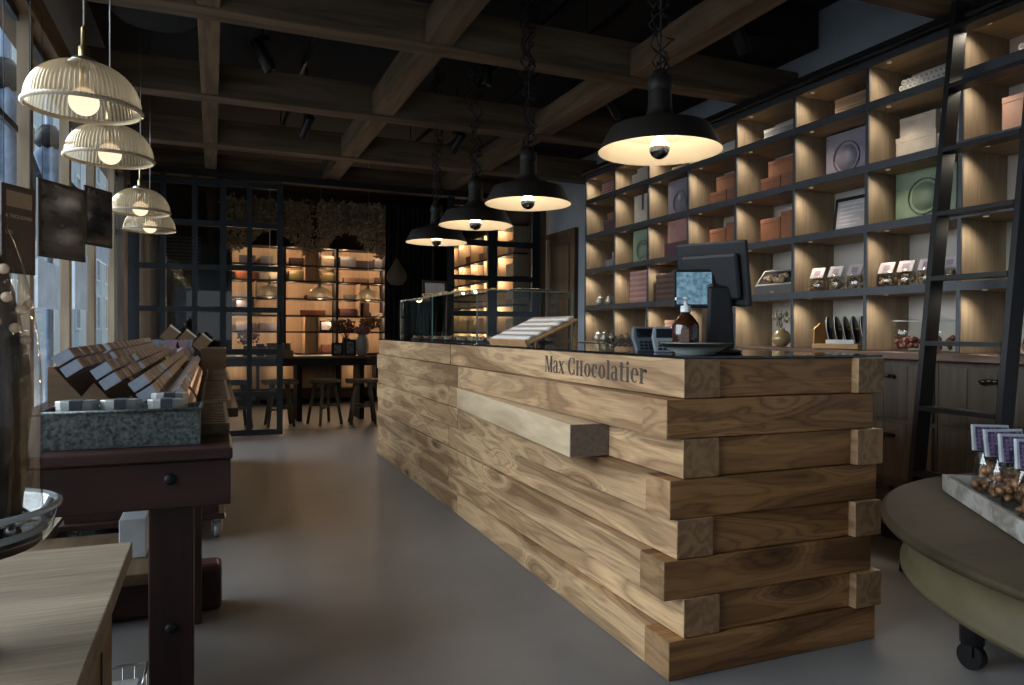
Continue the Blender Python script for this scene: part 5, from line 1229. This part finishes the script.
# high table, stools, and what stands on it
ht = thing('high_table', 'long high table with oak edge and black panel base in the back room', 'table', (.95, 9.65, 0))
bx(.0, 1.87, 9.32, 10.0, .795, .825).build('top', CM_t := wood('warm_table_top', (.16,.10,.05), (.34,.23,.13), 'X', 1., .5, 4.), ht, bevel=.003)
bx(.02, 1.85, 9.34, 9.98, .715, .794).build('apron', M['blackwall'], ht)
for x in (.05, .98, 1.76): bx(x, x+.06, 9.42, 9.9, .0, .714).build('leg_panel', M['blackwall'], ht)
def stool(x, y, lab, seat, sm, rz=0., sq=False):
    t = thing('bar_stool', lab, 'stool', (x, y, 0), 'wooden stools at the high table')
    if sq: MB().box(-.20,.20,-.16,.16,.505,.55,T(x,y,0,0,0,rz)).build('seat', sm, t, bevel=.012)
    else: MB().lathe([(.001,.505),(.175,.505),(.185,.52),(.185,.54),(.17,.55),(.001,.552)], (x,y,0), 32).build('seat', sm, t)
    for k_ in range(4):
        a = rz+PI/4+k_*PI/2; MB().cyl((x+.12*math.cos(a), y+.12*math.sin(a), .504), (x+.21*math.cos(a), y+.21*math.sin(a), .002), .022, .017, 10).build('leg', M['stoolwood'], t)
    for k_ in range(2):
        a = rz+PI/4+k_*PI/2; z = .20+.03*k_; q = .12+.09*(1-z/.5)
        MB().cyl((x+q*math.cos(a), y+q*math.sin(a), z), (x-q*math.cos(a), y-q*math.sin(a), z), .011, n=8).build('stretcher', M['stoolwood'], t)
stool(.25, 9.10, 'blue upholstered stool seen through the glazed door, leftmost', 0, CM('slate_blue_felt', (.06,.09,.12), .8), .2)
stool(.74, 9.08, 'wide dark stool half behind the glazed door edge', 0, M['stoolwood'], .05, True)
stool(1.27, 9.08, 'round dark wooden stool in the middle of the opening', 0, M['stoolwood'], .4)
stool(1.72, 9.02, 'wide dark stool next to the timber counter end', 0, M['stoolwood'], -.1, True)
TZ = .826
vs_ = thing('white_vase', 'white ceramic vase of pink and ochre dried flowers on the high table', 'vase', (1.80, 9.45, TZ))
MB().lathe([(.001,.001),(.055,.001),(.085,.10),(.088,.19),(.06,.25),(.05,.27),(.054,.275)], (1.80,9.45,TZ), 32).build('ceramic_body', CM('white_speckled_ceramic', (.50,.46,.40), .5, var=.2, scale=50), vs_)
def blooms(nm, cx_, cy_, cz_, rx, rz_, n, mat, par, sd, s=.018):
    random.seed(sd); mb = MB()
    for i in range(n):
        a = random.random()*6.28; q = random.random()**.5; mb.blob((cx_+rx*q*math.cos(a), cy_+rx*.8*q*math.sin(a), cz_+rz_*random.uniform(-1,1)*(1-q*.5)), s, .45, 1)
    o_ = mb.build(nm, mat, par); o_['kind'] = 'stuff'
blooms('ochre_blooms', 1.90, 9.45, TZ+.42, .13, .10, 130, CM('ochre_bloom', (.34,.17,.07), .8, var=.5, scale=70), vs_, 1)
blooms('pink_blooms', 1.78, 9.40, TZ+.33, .10, .07, 80, CM('pink_bloom', (.42,.20,.18), .8, var=.4, scale=70), vs_, 2)
dv = thing('dark_vase', 'dark vase of brown dried branches behind the two small frames', 'vase', (1.62, 9.62, TZ))
MB().lathe([(.001,.001),(.05,.001),(.06,.12),(.05,.22),(.055,.23)], (1.62,9.62,TZ), 24).build('body', CM('dark_stoneware', (.07,.06,.05), .5), dv)
mb = MB(); random.seed(6)
for i in range(26):
    dx, dy = random.gauss(-.02,.11), random.gauss(0,.07); mb.tube([(1.62,9.62,TZ+.2),(1.62+dx*.5,9.62+dy*.5,TZ+.32),(1.62+dx,9.62+dy,TZ+.40+random.random()*.12)], .002, 4)
mb.build('branches', CM('dark_twig_bark', (.06,.042,.028), .8), dv)
blooms('brown_leaves', 1.58, 9.62, TZ+.38, .17, .11, 150, CM('plum_brown_leaf', (.10,.05,.04), .8, var=.5, scale=60), dv, 3, .015)
for (x, w_, h, lb_) in ((1.475, .15, .165, 'smaller black framed photo standing on the high table, left'), (1.635, .15, .21, 'taller black framed photo standing on the high table, right')):
    t = thing('standing_photo_frame', lb_, 'picture frame', (x, 9.40, TZ))
    m_ = T(x, 9.40, TZ+.001, -.10)
    MB().box(-w_/2,w_/2,0,.012,0,h,m_).build('frame', M['blacksatin'], t, bevel=.002)
    MB().box(-w_/2+.03,w_/2-.03,-.0014,-.0002,.028,h-.025,m_).build('photo', CM('grey_photo', (.22,.22,.24), .4, var=.9, scale=35), t)
for (x0, x1, h, m_, lb_, z) in ((.60,.93,.065,CM('honey_wood2',(.26,.15,.05),.5),'long low honey wooden box on the high table',0),(.50,.585,.15,choc,'dark box at the left of the honey box on the high table',0)):
    t = thing('wooden_box', lb_, 'box', ((x0+x1)/2, 9.5, TZ+z))
    bx(x0, x1, 9.42, 9.58, TZ+.0005, TZ+h*.7).build('base', m_, t); bx(x0-.002, x1+.002, 9.418, 9.582, TZ+h*.7+.0005, TZ+h).build('lid', m_, t)
for (x0, x1, m_, lb_) in ((.62,.80,rustd,'rust box standing on the honey wooden box, left'),(.82,.90,CM('olive_card',(.12,.10,.04),.5),'small olive box standing on the honey wooden box, right')):
    t = thing('wooden_box', lb_, 'box', ((x0+x1)/2, 9.5, TZ+.0655)); bx(x0, x1, 9.44, 9.56, TZ+.066, TZ+.14).build('base', m_, t); bx(x0, x1, 9.44, 9.56, TZ+.1405, TZ+.16).build('lid', m_, t)
fl = thing('dried_posy', 'vase of mauve dried flowers on the high table behind the glazed door', 'vase', (.38, 9.5, TZ))
MB().lathe([(.001,.001),(.035,.001),(.045,.06),(.03,.12),(.033,.125)], (.38,9.5,TZ), 20).build('vase_body', CM('dark_stoneware', (.07,.06,.05), .5), fl)
blooms('mauve_blooms', .40, 9.5, TZ+.24, .13, .12, 120, CM('mauve_bloom', (.22,.14,.15), .8, var=.5, scale=70), fl, 5, .014)
# black curtain, hanging basket, garland
cu = MB(); n_ = 60; x0, x1 = 1.99, 2.60; pr_ = [(x0+(x1-x0)*i/n_, 8.95+.03*math.sin(i*1.05)) for i in range(n_+1)]
A = [cu.bm.verts.new((p[0], p[1], .01)) for p in pr_]; B = [cu.bm.verts.new((p[0], p[1], 2.72)) for p in pr_]
for i in range(n_): cu.face([A[i], A[i+1], B[i+1], B[i]], True)
tag(cu.build('black_curtain', plain('black_velvet', (.012,.011,.011), .95), solid=.004), 'black pleated curtain hanging right of the back room opening', 'curtain')
hb = thing('hanging_basket', 'woven bulb shaped basket hanging in front of the black curtain', 'basket', (2.06, 8.66, 1.70))
MB().lathe([(.001,.0),(.07,.01),(.115,.07),(.12,.13),(.085,.20),(.04,.27),(.012,.33)], (2.06,8.66,1.70), 32, ribs=16, ribamp=.03).build('woven_body', CM('brown_wicker', (.13,.085,.05), .8, var=.5, scale=90), hb)
MB().cyl((2.06,8.66,2.03),(2.06,8.66,CH),.003,n=6).build('cord', M['blacksatin'], hb)
random.seed(77)
def garl(xa, xb, ya, yb, lab, z0, z1, n):
    t = MB()
    for i in range(n):
        x = random.uniform(xa, xb); y = random.uniform(ya, yb); z = z1-(z1-z0)*random.random()**1.2*(.75+.25*math.sin(x*7))
        v = Vector((random.gauss(0,1), random.gauss(0,1), random.gauss(-.6,1))).normalized(); w_ = v.cross(Vector((random.random(),random.random(),1))).normalized(); l_ = random.uniform(.03,.07)
        p = Vector((x,y,z)); q_ = t.verts([p, p+v*l_*.5+w_*l_*.28, p+v*l_, p+v*l_*.5-w_*l_*.28]); t.face(q_)
    o_ = t.build('hanging_dried_foliage', [CM('dried_olive_foliage', (.40,.31,.20), .85, var=.6, scale=25)])
    tag(o_, lab, 'dried flowers', kind='stuff')
garl(.10, 1.13, 9.08, 9.5, 'mass of dried foliage hanging over the opening, left part', 2.10, 2.72, 4200)
garl(1.21, 2.30, 9.08, 9.5, 'mass of dried foliage hanging over the opening, right part', 2.10, 2.74, 5200)
sh_ = thing('slatted_shutter', 'dark slatted shutter on the wall behind the left screen', 'shutter', (-.28, 10.4, 1.6))
MB().box(-.62,-.12,10.4,10.43,1.95,2.4).build('frame', M['black'], sh_)
mb = MB()
for i in range(9): mb.box(-.59,-.15,10.385,10.399,1.98+.045*i,2.005+.045*i)
mb.build('slats', CM('grey_slat', (.10,.09,.085), .6), sh_)
# ------------------------------------------------------------------ lights, world, camera
def area(name, loc, rot, sx, sy, e, c):
    l = bpy.data.lights.new(name, 'AREA'); l.shape = 'RECTANGLE'; l.size = sx; l.size_y = sy; l.energy = e; l.color = c
    o = bpy.data.objects.new(name, l); col.objects.link(o); o.location = loc; o.rotation_euler = rot; return o
sl = bpy.data.lights.new('low_hazy_sun', 'SUN'); sl.energy = 9.; sl.color = (.84, .92, 1.); sl.angle = math.radians(65)
so = bpy.data.objects.new('low_hazy_sun', sl); col.objects.link(so); so.rotation_euler = Vector((-1.0, .14, .42)).to_track_quat('Z', 'Y').to_euler()
w = bpy.data.worlds.new('overcast_sky'); scene.world = w; w.use_nodes = True
nt = w.node_tree; nt.nodes.clear(); N = nt.nodes; L = nt.links
o = N.new('ShaderNodeOutputWorld'); b = N.new('ShaderNodeBackground'); tc = N.new('ShaderNodeTexCoord'); sp = N.new('ShaderNodeSeparateXYZ')
r = N.new('ShaderNodeValToRGB'); L.new(tc.outputs['Generated'], sp.inputs[0]); L.new(sp.outputs['Z'], r.inputs[0])
r.color_ramp.elements[0].position = 0; r.color_ramp.elements[0].color = (.60, .66, .72, 1)
r.color_ramp.elements[1].position = .8; r.color_ramp.elements[1].color = (.80, .90, 1., 1)
L.new(r.outputs[0], b.inputs[0]); b.inputs[1].default_value = WORLD; L.new(b.outputs[0], o.inputs[0])
cam = bpy.data.cameras.new('camera'); co = bpy.data.objects.new('camera', cam); col.objects.link(co)
F = 723.; sxr, syr = 1024, 685
yv = Vector((213-512, -(329.5-342.5), -F)).normalized(); h = Vector((1, -.0075, 0))
zv = h.cross(yv).normalized()
if zv.y < 0: zv = -zv
xv = yv.cross(zv)
R_ = Matrix((xv, yv, zv)).to_4x4()
co.matrix_world = Matrix.Translation((0, 0, 1.15)) @ R_
cam.lens = F/1024*36; cam.sensor_width = 36; cam.sensor_fit = 'HORIZONTAL'; cam.clip_start = .05; cam.clip_end = 200
scene.camera = co
vs = scene.view_settings; vs.view_transform = 'Standard'; vs.look = 'None'; vs.gamma = 1; vs.exposure = EXPO; vs.use_curve_mapping = False
scene.cycles.use_denoising = True; scene.cycles.max_bounces = 8; scene.cycles.transparent_max_bounces = 24
scene.cycles.caustics_reflective = False; scene.cycles.caustics_refractive = False; scene.cycles.sample_clamp_indirect = 6.
for ob in scene.objects:
    if '_w' in ob: del ob['_w']
